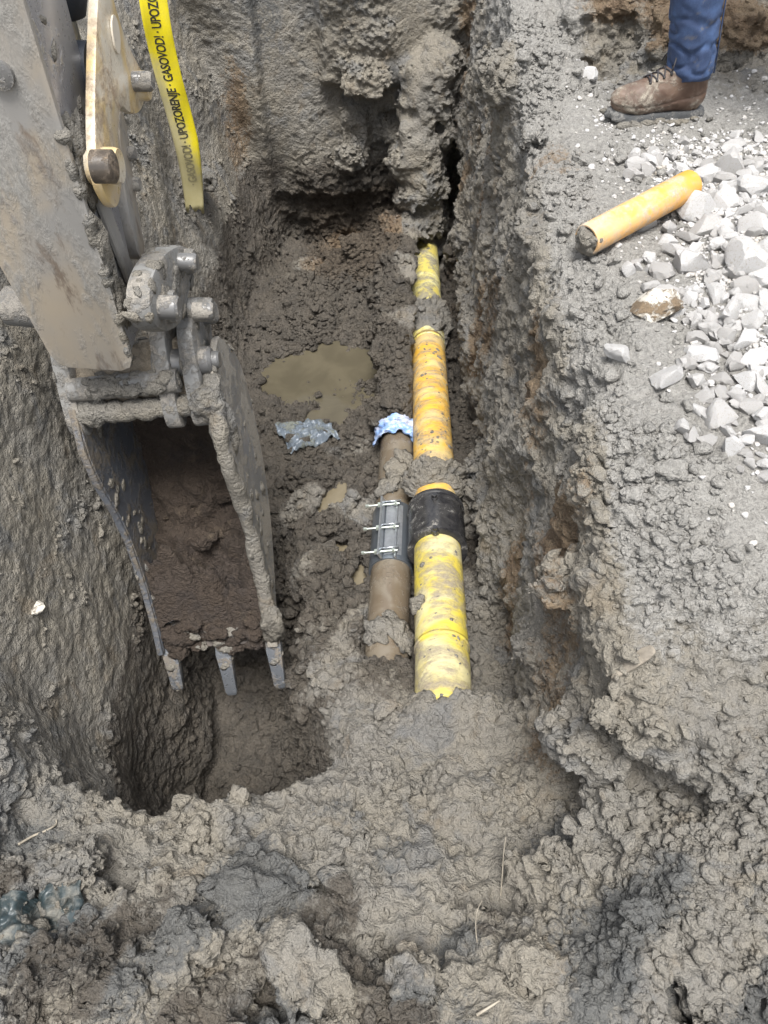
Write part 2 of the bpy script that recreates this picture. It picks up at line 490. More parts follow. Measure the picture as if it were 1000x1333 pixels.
CLAY = (.250, .235, .207)
def soil_material(name, attr=True, base=CLAY, tint=None):
    m, nt, lk, bs = new_mat(name)
    g = N(nt, "ShaderNodeNewGeometry") if attr else N(nt, "ShaderNodeTexCoord")
    co = g.outputs["Position"] if attr else g.outputs["Object"]
    n1 = noise(nt, lk, co, 3.2, 5, .6)
    n2 = noise(nt, lk, co, 14, 6, .65, .3)
    n3 = noise(nt, lk, co, 70, 5, .7)
    n4 = noise(nt, lk, co, 300, 3, .7)
    c = mixc(nt, lk, ramp(nt, lk, n1, .38, .62), base, tuple(v * f for v, f in zip(base, (1.12, 1.08, 1.0))))
    c = mixc(nt, lk, mth(nt, lk, 'MULTIPLY', ramp(nt, lk, n2, .52, .72), .55), c, tuple(v * f for v, f in zip(base, (.86, .90, .98))))
    c = mixc(nt, lk, mth(nt, lk, 'MULTIPLY', ramp(nt, lk, noise(nt, lk, co, 9, 5, .6, .4), .56, .70), .5), c, (.21, .165, .11))
    c = mixc(nt, lk, mth(nt, lk, 'MULTIPLY', ramp(nt, lk, noise(nt, lk, co, 6.3, 4, .6, .4), .52, .66), .6), c, tuple(v * f for v, f in zip(base, (.70, .77, .90))))
    c = mixc(nt, lk, mth(nt, lk, 'MULTIPLY', ramp(nt, lk, noise(nt, lk, co, 4.1, 6, .65, .6), .54, .66), .55), c, tuple(v * f for v, f in zip(base, (1.28, 1.24, 1.16))))
    c = mixc(nt, lk, mth(nt, lk, 'MULTIPLY', ramp(nt, lk, noise(nt, lk, co, 30, 5, .7, .3), .55, .68), .45), c, tuple(v * f for v, f in zip(base, (.62, .60, .58))))
    rough = .85
    if attr:
        za = N(nt, "ShaderNodeAttribute"); za.attribute_name = "zone"
        sp = N(nt, "ShaderNodeSeparateColor"); lk.new(za.outputs["Color"], sp.inputs[0])
        zb = N(nt, "ShaderNodeAttribute"); zb.attribute_name = "wet_shade"
        br = mth(nt, lk, 'ADD', mth(nt, lk, 'SUBTRACT', n2, .5), mth(nt, lk, 'SUBTRACT', n3, .5))
        def zone(s, k=.9):
            return ramp(nt, lk, mth(nt, lk, 'ADD', s, mth(nt, lk, 'MULTIPLY', br, k)), .35, .65)
        c = mixc(nt, lk, zone(sp.outputs[0], .7), c, mixc(nt, lk, ramp(nt, lk, n3, .35, .65), (.27, .26, .24), (.37, .357, .33)))
        c = mixc(nt, lk, mth(nt, lk, 'MULTIPLY', zone(sp.outputs[1]), .85), c, mixc(nt, lk, ramp(nt, lk, n2, .4, .6), (.17, .11, .062), (.23, .165, .10)))
        c = mixc(nt, lk, mth(nt, lk, 'MULTIPLY', zone(sp.outputs[2]), .85), c, (.118, .121, .119))
        wet_shade = zone(zb.outputs["Fac"], .8)
        c = mixc(nt, lk, mth(nt, lk, 'MULTIPLY', wet_shade, .85), c, mixc(nt, lk, ramp(nt, lk, n2, .4, .6), (.062, .053, .043), (.10, .085, .068)))
        rr = mth(nt, lk, 'SUBTRACT', .9, mth(nt, lk, 'MULTIPLY', wet_shade, .46))
        lk.new(rr, bs.inputs["Roughness"])
    else:
        bs.inputs["Roughness"].default_value = rough
    sp4 = mixc(nt, lk, mth(nt, lk, 'MULTIPLY', ramp(nt, lk, n4, .60, .70), .45), c, tuple(min(1, v * 1.7) for v in base))  # specks paint crumb highlights and the dark between them into the colour
    sp4 = mixc(nt, lk, mth(nt, lk, 'MULTIPLY', ramp(nt, lk, noise(nt, lk, co, 180, 4, .75), .56, .68), .38), sp4, tuple(v * .38 for v in base))
    lk.new(sp4, bs.inputs["Base Color"])
    bs.inputs["Specular IOR Level"].default_value = .35
    def vor(scale):
        v = N(nt, "ShaderNodeTexVoronoi"); v.inputs["Scale"].default_value = scale
        lk.new(co, v.inputs["Vector"])
        return v.outputs["Distance"]
    h = mth(nt, lk, 'ADD', mth(nt, lk, 'MULTIPLY', n3, .9), mth(nt, lk, 'MULTIPLY', n4, .5))
    h = mth(nt, lk, 'SUBTRACT', h, mth(nt, lk, 'MULTIPLY', vor(75), .55))
    h = mth(nt, lk, 'SUBTRACT', h, mth(nt, lk, 'MULTIPLY', vor(190), .35))
    bump(nt, lk, h, bs, 1.0, .016)
    return m

M_SOIL = soil_material("soil")
M_CLOD = soil_material("clod_soil", False)

# ---------------------------------------------------------------- build the excavation
def tag(o, label=None, cat=None, group=None, kind=None):
    if label: o["label"] = label
    if cat: o["category"] = cat
    if group: o["group"] = group
    if kind: o["kind"] = kind
    return o

def zones(co):
    x, y, z = co[:, 0], co[:, 1], co[:, 2]
    pale = sstep(.42, .60, x) * sstep(.7, 1.0, y) * sstep(-.2, -.04, z)
    pale = np.maximum(pale, .85 * sstep(.36, .48, x) * sstep(-.34, -.10, z) * sstep(.4, .9, y))
    heap = sstep(2.6, 3.0, y + .36 * (x - .75)) * sstep(.6, .8, x)
    pale = pale * (1 - .75 * heap)
    st = co * np.array([1.6, 1.0, .35], np.float32)
    n = perlin(st, .22, 2.0)
    rust = sstep(.30, .40, x) * sstep(-.05, -.25, z) * sstep(.5, .9, y) * (.27 + 1.0 * n)
    rust = np.maximum(rust, .95 * heap * sstep(.0, .08, z) * (.8 + .6 * n))
    rust = np.maximum(rust, .6 * np.exp(-(((x - .50) / .12) ** 2 + ((y - 2.2) / .25) ** 2 + ((z + .06) / .10) ** 2)))
    rust = np.maximum(rust, .75 * np.exp(-(((x - .37) / .07) ** 2 + ((y - .85) / .28) ** 2)) * (.6 + n))
    rust = np.maximum(rust, .8 * np.exp(-(((x + .78) / .10) ** 2 + ((y - 4.2) / .3) ** 2 + ((z + .75) / .35) ** 2)))
    rust = np.maximum(rust, .78 * sstep(3.5, 3.9, y) * sstep(-1.12, -1.25, z) * sstep(-.7, -.3, x) * sstep(.13, .08, x))
    blue = .62 * np.exp(-(((x + .62) / .14) ** 2 + ((z + .25) / .35) ** 2)) * sstep(4.1, 4.3, y)
    blue = np.maximum(blue, .9 * sstep(.75, .5, y) * (.30 + 1.2 * perlin(co, .2, 7.7)))
    blue = np.maximum(blue, .42 * sstep(-.5, -.7, x) * sstep(1.0, .6, y))
    wet_shade = .76 * sstep(-.92, -1.08, z) + .25 * sstep(-1.1, -1.35, z)
    wet_shade = wet_shade - .5 * sstep(.0, .4, perlin(co, .30, 91.0)) * sstep(-.62, -.5, x)
    wet_shade = np.maximum(wet_shade, .72 * np.exp(-(((x - .12) / .34) ** 2 + ((y - 1.25) / .30) ** 2) ** 2))
    wet_shade = wet_shade + .4 * np.exp(-(((x + .3) / .3) ** 2 + ((y - .98) / .2) ** 2 + ((z + 1.4) / .25) ** 2))  # shade of the hollow in the pit, painted as darker soil
    wet_shade = wet_shade + .5 * np.exp(-(((x + .30) / .36) ** 2 + ((y - 2.88) / .48) ** 2))
    wet_shade = wet_shade + .30 * perlin(co, .25, 21.0) * sstep(-.9, -1.1, z)
    wet_shade = np.maximum(wet_shade, .6 * sstep(.7, .45, y) * sstep(.0, .3, perlin(co, .18, 31.0)))
    wet_shade = np.maximum(wet_shade, .9 * sstep(-1.2, -1.4, z) * sstep(1.7, 1.4, y))  # the pit's deep shade is put into the soil colour here
    wet_shade = wet_shade * (1 - .85 * sstep(.06, .14, x) * sstep(3.95, 4.1, y))
    wet_shade = wet_shade * (1 - .6 * sstep(.17, .32, np.abs(x - .0) * 0 + x) * sstep(-1.3, -1.1, z))
    return pale, rust, blue, wet_shade

F = terrain_mesh()
co, q = surface_nets(F)
del F
co, q = subdivide(co, q)
nrm = vnormals(co, q)
amp = detail_amp(co)
wx = co + .02 * np.stack([perlin(co, .05, 1.), perlin(co, .05, 40.), perlin(co, .05, 80.)], 1)
big = .35 + .65 * sstep(-.2, .3, perlin(co, .35, 13.0))
f1, f2 = worley(wx, .095)
crk = np.clip((f2 - f1) * 2.2, 0, 1)
near = sstep(1.5, .7, co[:, 1])
pw = wx + .012 * np.stack([perlin(co, .025, 2.), perlin(co, .025, 42.), perlin(co, .025, 82.)], 1)
disp = amp * big * .5 * (.006 + .022 * near) * np.clip(facets(pw, .115, 4.0), -1, 1)
f1, f2 = worley(wx, .042, 3.7)
mk2 = sstep(-.25, .25, perlin(co, .22, 23.0))
disp += amp * (.0105 * (.25 + .75 * mk2)) * np.clip(facets(pw, .048, 8.0), -1, 1)
mk3 = sstep(-.3, .2, perlin(co, .16, 33.0))
pf = co + .006 * np.stack([perlin(co, .012, 3.), perlin(co, .012, 43.), perlin(co, .012, 83.)], 1)
disp += amp * .0068 * (.35 + .65 * mk3) * np.clip(facets(pf, .021, 12.0), -1, 1)
disp += amp * (.012 * perlin(co, .055, 3.0) + .010 * perlin(co, .030, 6.0) + .005 * perlin(co, .017, 16.0))
lf = sstep(-.55, -.7, co[:, 0]) * sstep(.7, 1.0, co[:, 1]) * sstep(.0, .3, perlin(co, .3, 101.0))
disp += lf * .004 * (np.clip((f2 - f1) * 2.0, 0, 1) - .5 + perlin(co, .06, 44.))
disp -= amp * .012 * (np.abs(perlin(co, .040, 61.0)) - .2)
disp += .0042 * np.clip(amp * 1.2 - .15, .08, 1) * perlin(co, .012, 8.0)
left = sstep(-.55, -.7, co[:, 0]) * sstep(.7, 1.0, co[:, 1])
disp += left * (.0025 * np.minimum(perlin(co * np.array([1, .55, 1], np.float32), .09, 12.0), .12) + .003 * perlin(co, .03, 14.))
co = co + nrm * disp[:, None].astype(np.float32)
inpool = np.zeros(len(co), bool)
for c, rx, ry, rot, sd in PUDDLES:
    ux = (co[:, 0] - c[0]) * math.cos(rot) + (co[:, 1] - c[1]) * math.sin(rot)
    uy = -(co[:, 0] - c[0]) * math.sin(rot) + (co[:, 1] - c[1]) * math.cos(rot)
    m = ((ux / rx) ** 2 + (uy / ry) ** 2 < .85 + .5 * perlin(co, .05, 5.)) & (np.abs(co[:, 2] - c[2]) < .2)
    co[:, 2] = np.where(m, np.minimum(co[:, 2], c[2] - .008), co[:, 2])
    inpool |= m
# the ends of the pipes stay clear of soil
for fn, R, y0, y1 in ((gas, GAS_R, 1.07, 4.3), (wat, WAT_R, 1.18, 2.42)):
    cx, cz = fn(co[:, 1])
    dx, dzz = co[:, 0] - cx, co[:, 2] - cz
    rr = np.sqrt(dx * dx + dzz * dzz)
    inside = (rr < R * 1.25) & (co[:, 1] > y0) & (co[:, 1] < y1)
    lim = -R * .15
    co[:, 2] = np.where(inside & (dzz > lim), np.maximum(cz + lim - .3 * (dzz - lim), cz - R), co[:, 2])

def paint(me, co):
    pale, rust, blue, wet_shade = zones(co)
    ca = me.attributes.new("zone", 'FLOAT_COLOR', 'POINT')
    ca.data.foreach_set("color", np.stack([pale, rust, blue, np.ones_like(pale)], 1).astype(np.float32).ravel())
    wa = me.attributes.new("wet_shade", 'FLOAT', 'POINT')
    wa.data.foreach_set("value", wet_shade.astype(np.float32))
me = np_mesh("excavated_soil", co, q, False)
paint(me, co)
me.materials.append(M_SOIL)
soil = bpy.data.objects.new("ground", me)
COL.objects.link(soil)
tag(soil, "excavated trench and its grey clay banks", kind='structure')
print("terrain verts", len(co), "quads", len(q))

# land beyond the dig
bm = bmesh.new()
x0, x1, y0, y1 = xs[1] + .05, xs[-2] - .05, ys[1] + .05, ys[-2] - .05
B = 150
for (a, b, c, d) in ((-B, x0, -B, B), (x1, B, -B, B), (x0, x1, -B, y0), (x0, x1, y1, B)):
    zz = -.03 if not (c == -B and d == y0) else -.55
    vs = [bm.verts.new(v) for v in ((a, c, zz), (b, c, zz), (b, d, zz), (a, d, zz))]
    bm.faces.new(vs)
me2 = bpy.data.meshes.new("surrounding_ground")
bm.to_mesh(me2); bm.free()
me2.materials.append(M_CLOD)
o2 = bpy.data.objects.new("surrounding_ground", me2)
COL.objects.link(o2)
tag(o2, kind='structure')
bpy.context.view_layer.update()

def hit(px, py):
    r = Vector(ray(px, py)).normalized()
    ok, loc, no, i = soil.ray_cast(Vector(CAM), r)
    return (loc, no) if ok else (Vector(CAM) + r * 3, Vector((0, 0, 1)))
def drop(x, y, z=1.5):
    ok, loc, no, i = soil.ray_cast(Vector((x, y, z)), Vector((0, 0, -1)))
    return loc if ok else Vector((x, y, 0))

# ---------------------------------------------------------------- object helpers
def empty(name, loc=(0, 0, 0), label=None, cat=None, group=None):
    o = bpy.data.objects.new(name, None)
    o.empty_display_size = .05
    o.location = loc
    COL.objects.link(o)
    return tag(o, label, cat, group)
def add(name, me, mat, parent=None, loc=None):
    """link a mesh given in world coordinates (or already local when loc is given)"""
    if mat and not me.materials:
        me.materials.append(mat)
    o = bpy.data.objects.new(name, me)
    COL.objects.link(o)
    if parent:
        o.parent = parent
        w = Vector((0, 0, 0))
        p = parent
        while p:
            w += p.location
            p = p.parent
        if loc is None:
            me.transform(Matrix.Translation(-w))
        else:
            o.location = Vector(loc) - w
    elif loc is not None:
        o.location = loc
    return o
def bm_mesh(name, bm, smooth=True, recalc=True):
    if recalc:
        bmesh.ops.recalc_face_normals(bm, faces=bm.faces)
    me = bpy.data.meshes.new(name)
    bm.to_mesh(me)
    bm.free()
    if smooth:
        me.polygons.foreach_set("use_smooth", [True] * len(me.polygons))
    me.update()
    return me
def hard(me, ang=35):
    me.set_sharp_from_angle(angle=math.radians(ang))
    return me
def frame(ax):
    ax = Vector(ax).normalized()
    u = ax.orthogonal().normalized()
    if abs(ax.z) < .95:
        u = ax.cross(Vector((0, 0, 1))).normalized()
    return ax, u, ax.cross(u).normalized()
def tube(bm, pts, rad, seg=20, cap=True, rfun=None):
    pts = [Vector(p) for p in pts]
    if not hasattr(rad, '__len__'):
        rad = [rad] * len(pts)
    rings = []
    pu = None
    for i, p in enumerate(pts):
        t = (pts[min(i + 1, len(pts) - 1)] - pts[max(i - 1, 0)])
        if t.length < 1e-9: t = pts[-1] - pts[0]
        t.normalize()
        if pu is None:
            _, u, v = frame(t)
        else:
            u = (pu - t * pu.dot(t)).normalized()
            v = t.cross(u)
        pu = u
        ring = []
        for k in range(seg):
            a = 2 * math.pi * k / seg
            r = rad[i] * (rfun(i, a) if rfun else 1)
            ring.append(bm.verts.new(p + u * (math.cos(a) * r) + v * (math.sin(a) * r)))
        rings.append(ring)
    for a, b in zip(rings, rings[1:]):
        for k in range(seg):
            bm.faces.new((a[k], a[(k + 1) % seg], b[(k + 1) % seg], b[k]))
    if cap:
        bm.faces.new(rings[0][::-1])
        bm.faces.new(rings[-1])
    return rings
def prism(bm, poly, off):
    """closed prism from a planar outline and an offset vector"""
    a = [bm.verts.new(Vector(p)) for p in poly]
    b = [bm.verts.new(Vector(p) + Vector(off)) for p in poly]
    n = len(a)
    fs = [bm.faces.new(a), bm.faces.new(b[::-1])]
    for k in range(n):
        fs.append(bm.faces.new((a[k], b[k], b[(k + 1) % n], a[(k + 1) % n])))
    return fs
def bevel(bm, w, seg=2, ang=25):
    bmesh.ops.recalc_face_normals(bm, faces=bm.faces)
    es = [e for e in bm.edges if len(e.link_faces) == 2 and e.calc_face_angle(0) > math.radians(ang)]
    bmesh.ops.bevel(bm, geom=es, offset=w, segments=seg, profile=.6, affect='EDGES', clamp_overlap=True)
def smooth_poly(pts, it=2):
    pts = [Vector(p) for p in pts]
    for _ in range(it):
        out = []
        for a, b in zip(pts, pts[1:] + pts[:1]):
            out += [a * .75 + b * .25, a * .25 + b * .75]
        pts = out
    return pts
def lump_mesh(name, r, seed, sub=3, rough=.28, flat=1.0, fac=0.0, cuts=None, lo=.52, hi=.82):
    bm = bmesh.new()
    bmesh.ops.create_icosphere(bm, subdivisions=sub, radius=1)
    off = Vector((seed * 3.17, seed * 1.31, seed * 7.7))
    planes = []
    rnd = random.Random(seed)
    for _ in range((cuts or (13 if fac > .9 else 10)) if fac else 0):
        d = Vector((rnd.gauss(0, 1), rnd.gauss(0, 1), rnd.gauss(0, 1))).normalized()
        planes.append((d, rnd.uniform(lo, hi)))
    for v in bm.verts:
        p = v.co.copy()
        n = p.normalized()
        k = 1 + rough * mnoise.noise(n * 1.3 + off) + rough * .5 * mnoise.noise(n * 3.1 + off) + rough * .28 * mnoise.noise(n * 7.5 + off)
        p = n * k
        for d, h in planes:
            s = p.dot(d)
            if s > h:
                p -= d * (s - h) * fac
        v.co = Vector((p.x * r[0], p.y * r[1], p.z * r[2] * flat))
    return bm_mesh(name, bm)

# ---------------------------------------------------------------- object materials
def mud_over(name, base, mud=(.20, .185, .155), amt=.5, scale=9, rough=.4, metal=0.0, seed=0.0, base2=None, coat=0.0, mscale=1.0, wear=None, soft=.07, relief=1.0, stretch=1.0, sx=1.0):
    """a coloured surface smeared and spattered with mud"""
    m, nt, lk, bs = new_mat(name)
    g = N(nt, "ShaderNodeNewGeometry")
    mp = N(nt, "ShaderNodeMapping")
    mp.inputs["Location"].default_value = (seed, seed * 2.1, seed * .7)
    mp.inputs["Scale"].default_value = (sx, 1, stretch)
    lk.new(g.outputs["Position"], mp.inputs["Vector"])
    co = mp.outputs[0]
    n1 = noise(nt, lk, co, scale, 6, .62, .6)
    n2 = noise(nt, lk, co, scale * 5, 5, .7, .3)
    n3 = noise(nt, lk, co, scale * 22, 4, .7)
    c = base
    if base2:
        c = mixc(nt, lk, ramp(nt, lk, noise(nt, lk, co, scale * .7, 4, .55, .8), .42, .62), base, base2)
    if wear:
        w = ramp(nt, lk, mth(nt, lk, 'ADD', mth(nt, lk, 'MULTIPLY', noise(nt, lk, co, scale * .9, 5, .7, 1.0), .7), mth(nt, lk, 'MULTIPLY', n2, .3)), .52, .60)
        c = mixc(nt, lk, w, c, wear)
    s = mth(nt, lk, 'ADD', mth(nt, lk, 'MULTIPLY', n1, .62), mth(nt, lk, 'MULTIPLY', n2, .38))
    lo = .68 - .36 * amt
    mask = ramp(nt, lk, s, lo, lo + soft)
    film = mth(nt, lk, 'MULTIPLY', ramp(nt, lk, n1, .35, .7), .35 * min(1, amt * 1.6))
    c = mixc(nt, lk, film, c, mud)
    mc = mixc(nt, lk, ramp(nt, lk, n3, .4, .6), tuple(v * .82 for v in mud), tuple(v * 1.12 for v in mud))
    c = mixc(nt, lk, mask, c, mc)
    lk.new(c, bs.inputs["Base Color"])
    r = mth(nt, lk, 'ADD', rough, mth(nt, lk, 'MULTIPLY', mask, .9 - rough))
    r = mth(nt, lk, 'ADD', r, mth(nt, lk, 'MULTIPLY', mth(nt, lk, 'SUBTRACT', n2, .5), .25))
    lk.new(r, bs.inputs["Roughness"])
    if metal:
        lk.new(mth(nt, lk, 'MULTIPLY', mth(nt, lk, 'SUBTRACT', 1.0, mask), metal), bs.inputs["Metallic"])
    if coat:
        bs.inputs["Coat Weight"].default_value = coat
        bs.inputs["Coat Roughness"].default_value = .25
    h = mth(nt, lk, 'ADD', mth(nt, lk, 'MULTIPLY', mask, 1.0), mth(nt, lk, 'MULTIPLY', mth(nt, lk, 'MULTIPLY', n3, mask), .8))
    bump(nt, lk, h, bs, .6 * relief, .004 * mscale)
    return m
def plain(name, c, rough=.5, metal=0.0, var=.15, scale=30, coat=0.0, bmp=.15):
    m, nt, lk, bs = new_mat(name)
    g = N(nt, "ShaderNodeNewGeometry")
    n = noise(nt, lk, g.outputs["Position"], scale, 6, .65)
    lk.new(mixc(nt, lk, ramp(nt, lk, n, .35, .65), tuple(v * (1 - var) for v in c), tuple(min(1, v * (1 + var)) for v in c)), bs.inputs["Base Color"])
    bs.inputs["Roughness"].default_value = rough
    bs.inputs["Metallic"].default_value = metal
    bs.inputs["Coat Weight"].default_value = coat
    bump(nt, lk, n, bs, bmp, .003)
    return m

YEL = (.60, .485, .065)
M_YELLOW = mud_over("yellow_pe", YEL, (.26, .222, .16), .72, 11, .36, seed=2, base2=(.58, .52, .28), sx=.45, soft=.20, relief=.7)
M_YELLOW_MUDDY = mud_over("yellow_pe_muddy", (.60, .50, .12), (.26, .235, .17), .60, 12, .45, seed=5, base2=(.58, .54, .28), soft=.14)
M_ORANGE = mud_over("orange_pe", (.70, .40, .045), (.25, .205, .155), .66, 15, .33, seed=8, base2=(.62, .46, .20), sx=.4, soft=.22)
M_OFFCUT = mud_over("orange_offcut", (.66, .32, .045), (.40, .34, .27), .62, 9, .42, seed=12, base2=(.62, .38, .17), soft=.16, relief=.4)
M_BLACKPE = mud_over("black_pe", (.018, .018, .02), (.24, .23, .21), .34, 18, .24, seed=3)
M_WATER_PIPE = mud_over("brown_pipe", (.125, .098, .068), (.20, .165, .12), .36, 14, .24, seed=6, base2=(.165, .14, .105), coat=.3)
M_STEEL = plain("stainless", (.52, .55, .58), .32, .85, .12, 40)
M_BAND = mud_over("steel_band", (.20, .225, .255), (.2, .185, .155), .12, 14, .36, .75, seed=9)
M_BOLT = plain("zinc_bolt", (.50, .54, .47), .35, .8, .15, 90)
M_PAINT = mud_over("worn_machine_paint", (.33, .28, .215), (.25, .24, .22), .60, 7, .40, seed=4, base2=(.26, .25, .235), wear=(.16, .125, .095), mscale=1.0, soft=.16, relief=.6, stretch=.4)
M_LINK = mud_over("cream_link_paint", (.60, .545, .44), (.30, .225, .15), .56, 10, .30, seed=14, base2=(.58, .43, .20), coat=.3, soft=.16, relief=.5, wear=(.55, .45, .32))
M_SIDE = mud_over("scraped_steel", (.40, .40, .42), (.34, .31, .26), .32, 10, .30, .55, seed=16)
M_CAST = mud_over("muddy_casting", (.20, .198, .19), (.255, .235, .205), .62, 14, .55, seed=18, base2=(.14, .137, .13), mscale=2.5, soft=.12)
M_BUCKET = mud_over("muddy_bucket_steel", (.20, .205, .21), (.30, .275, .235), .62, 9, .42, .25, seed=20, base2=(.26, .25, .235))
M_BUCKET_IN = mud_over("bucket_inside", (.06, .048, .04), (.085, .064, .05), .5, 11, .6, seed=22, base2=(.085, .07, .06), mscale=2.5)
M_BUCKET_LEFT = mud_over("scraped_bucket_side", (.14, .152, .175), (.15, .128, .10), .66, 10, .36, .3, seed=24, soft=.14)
M_TOOTH = mud_over("tooth_steel", (.26, .28, .31), (.17, .152, .13), .52, 16, .3, .6, seed=26)
M_DARK = mud_over("dark_hydraulics", (.03, .035, .045), (.10, .10, .10), .22, 12, .35, seed=28)
M_PIN = mud_over("pin_steel", (.17, .168, .165), (.26, .24, .21), .58, 14, .4, .4, seed=30)
M_GREASE = plain("black_grease", (.03, .028, .026), .2, 0, .3, 40)

# ---------------------------------------------------------------- gas pipe
rndm = random.Random(3)
def pipe_pts(fn, y0, y1, n=24):
    out = []
    for i in range(n + 1):
        y = y0 + (y1 - y0) * i / n
        x, z = fn(y)
        out.append(Vector((float(x), y, float(z))))
    return out
def y_at(fn, py):
    ys_ = np.linspace(.6, 4.5, 2000)
    X_, Z_ = fn(ys_)
    d = np.stack([X_, ys_, Z_], 1) - CAM
    sy = 666.5 - FPX * (d @ UP) / (d @ FW)
    return float(np.interp(-py, -sy, ys_))
def band_tube(fn, y0, y1, r, n=24, seg=40, rfun=None, cap=True):
    bm = bmesh.new()
    tube(bm, pipe_pts(fn, y0, y1, n), r, seg, cap, rfun)
    return bm
gp = empty("gas_pipe", (float(gas(1.5)[0]), 1.5, float(gas(1.5)[1])),
           "muddy yellow plastic gas pipe with a black coupling along the trench floor", "pipe")
yc0, yc1 = y_at(gas, 718), y_at(gas, 664)
yo0, yo1 = y_at(gas, 600), y_at(gas, 448)
add("pipe_section", bm_mesh("pipe_section", band_tube(gas, .90, yc0 + .06, GAS_R)), M_YELLOW, gp)
s2 = add("pipe_section", bm_mesh("pipe_section", band_tube(gas, yc1 - .05, yo1, GAS_R * .985)), M_ORANGE, gp)
tag(s2, "orange stained middle length of the pipe")
s3 = add("pipe_section", bm_mesh("pipe_section", band_tube(gas, yo1, 4.3, GAS_R * 1.01)), M_YELLOW_MUDDY, gp)
tag(s3, "pale yellow far length of the pipe caked in mud")
# black electrofusion coupling: lathe profile
prof = [(0, .0), (0, .016), (.01, .0215), (.07, .0215), (.085, .0175), (.5, .0185), (.915, .0175), (.93, .0215), (.99, .021), (1, .014), (1, .0)]
bm = bmesh.new()
pts, rad = [], []
for t, dr in prof:
    y = yc0 + (yc1 - yc0) * t
    x, z = gas(y)
    pts.append(Vector((float(x), y, float(z)))); rad.append(GAS_R + .0005 + dr)
tube(bm, pts, rad, 48, False)
cp = add("coupling", hard(bm_mesh("coupling", bm), 50), M_BLACKPE, gp)
for t, a in ((.12, -.12), (.90, -.1)):
    y = yc0 + (yc1 - yc0) * t
    x, z = gas(y)
    n = Vector((math.sin(a), -.12, math.cos(a))).normalized()
    c = Vector((float(x), y, float(z)))
    bm = bmesh.new()
    tube(bm, [c + n * (GAS_R + .012), c + n * (GAS_R + .030), c + n * (GAS_R + .033), c + n * (GAS_R + .046)], [.013, .012, .0085, .008], 16)
    add("terminal", hard(bm_mesh("terminal", bm), 40), M_BLACKPE, cp)
# seams / ribs seen on the pipe
for py in (372, 845, 452):
    y = y_at(gas, py)
    bm = band_tube(gas, y - .006, y + .006, GAS_R * 1.03, 2, 40)
    add("joint_ring", bm_mesh("joint_ring", bm), M_YELLOW_MUDDY if py != 845 else M_YELLOW, gp)
def mud_ring(fn, y, R, w, seed, h, parent, a0=-2.6, a1=2.6):
    """an uneven collar of clinging mud"""
    bm = bmesh.new()
    n, m = 26, 80
    grid = []
    for i in range(n):
        t = -1 + 2 * i / (n - 1)
        row = []
        for k in range(m + 1):
            a = a0 + (a1 - a0) * k / m
            wv = w * (1 + .5 * mnoise.noise(Vector((a * 1.2, seed, 0))))
            yy = y + t * wv
            x, z = fn(yy)
            e = max(0, 1 - t * t) ** .6 * (1 - (abs(a) / abs(a1)) ** 6)
            r = R * .985 + h * e * (.75 + .8 * mnoise.noise(Vector((a * 2, t * 2, seed))) + .55 * mnoise.noise(Vector((a * 7, t * 5, seed + 4))) + .5 * mnoise.noise(Vector((a * 15, t * 11, seed + 9))))
            row.append(bm.verts.new((float(x) + math.sin(a) * r, yy, float(z) + math.cos(a) * r)))
        grid.append(row)
    for i in range(n - 1):
        for k in range(m):
            bm.faces.new((grid[i][k], grid[i][k + 1], grid[i + 1][k + 1], grid[i + 1][k]))
    return add("mud_collar", bm_mesh("mud_collar", bm), M_CLOD, parent)
mud_ring(gas, y_at(gas, 424), GAS_R, .15, 1.0, .052, gp)
mud_ring(gas, y_at(gas, 632), GAS_R, .07, 2.0, .045, gp, -1.5, 2.9)
mud_ring(gas, y_at(gas, 312), GAS_R, .16, 3.0, .06, gp)
def pipe_clump(fn, py, ang, R, r, seed, parent, n="mud_clump"):
    y = y_at(fn, py)
    x, z = fn(y)
    d = Vector((math.sin(ang), 0, math.cos(ang)))
    c = Vector((float(x), y, float(z))) + d * (R + r[2] * .15)
    me = lump_mesh(n, r, seed, 3, .7)
    rot = Vector((0, 0, 1)).rotation_difference(d).to_matrix().to_4x4()
    me.transform(Matrix.Translation(c) @ rot)
    return add(n, me, M_CLOD, parent)
for i, (py, a, r) in enumerate([(797, -1.05, (.03, .025, .02))]):
    pipe_clump(gas, py, a, GAS_R, r, 20 + i, gp)
def spatter(fn, R, spots, parent, seed):
    rd = random.Random(seed)
    bm = bmesh.new()
    for py, n, spread in spots:
        for _ in range(n):
            y = y_at(fn, py + rd.gauss(0, spread))
            a = rd.gauss(0, .75)
            x, z = fn(y)
            d = Vector((math.sin(a), 0, math.cos(a)))
            r = min(.016, .0035 * math.exp(rd.gauss(.3, .55)))
            m = Matrix.Translation(Vector((float(x), y, float(z))) + d * R * .995) @ Vector((0, 0, 1)).rotation_difference(d).to_matrix().to_4x4() @ Matrix.Rotation(rd.uniform(0, 6), 4, 'Z') @ Matrix.Diagonal((r, r * rd.uniform(.5, 1), r * rd.uniform(.3, .55), 1))
            vs = bmesh.ops.create_icosphere(bm, subdivisions=1, radius=1)['verts']
            for v in vs:
                v.co = m @ (v.co * rd.uniform(.75, 1.2))
    o = add("mud_spatter", bm_mesh("mud_spatter", bm), M_CLOD, parent)
    return tag(o, kind='stuff')
spatter(gas, GAS_R, [(800, 22, 22), (860, 16, 15), (590, 26, 9), (545, 16, 12), (495, 16, 14), (735, 10, 20), (470, 12, 8), (350, 20, 18), (395, 20, 10), (610, 18, 6)], gp, 5)

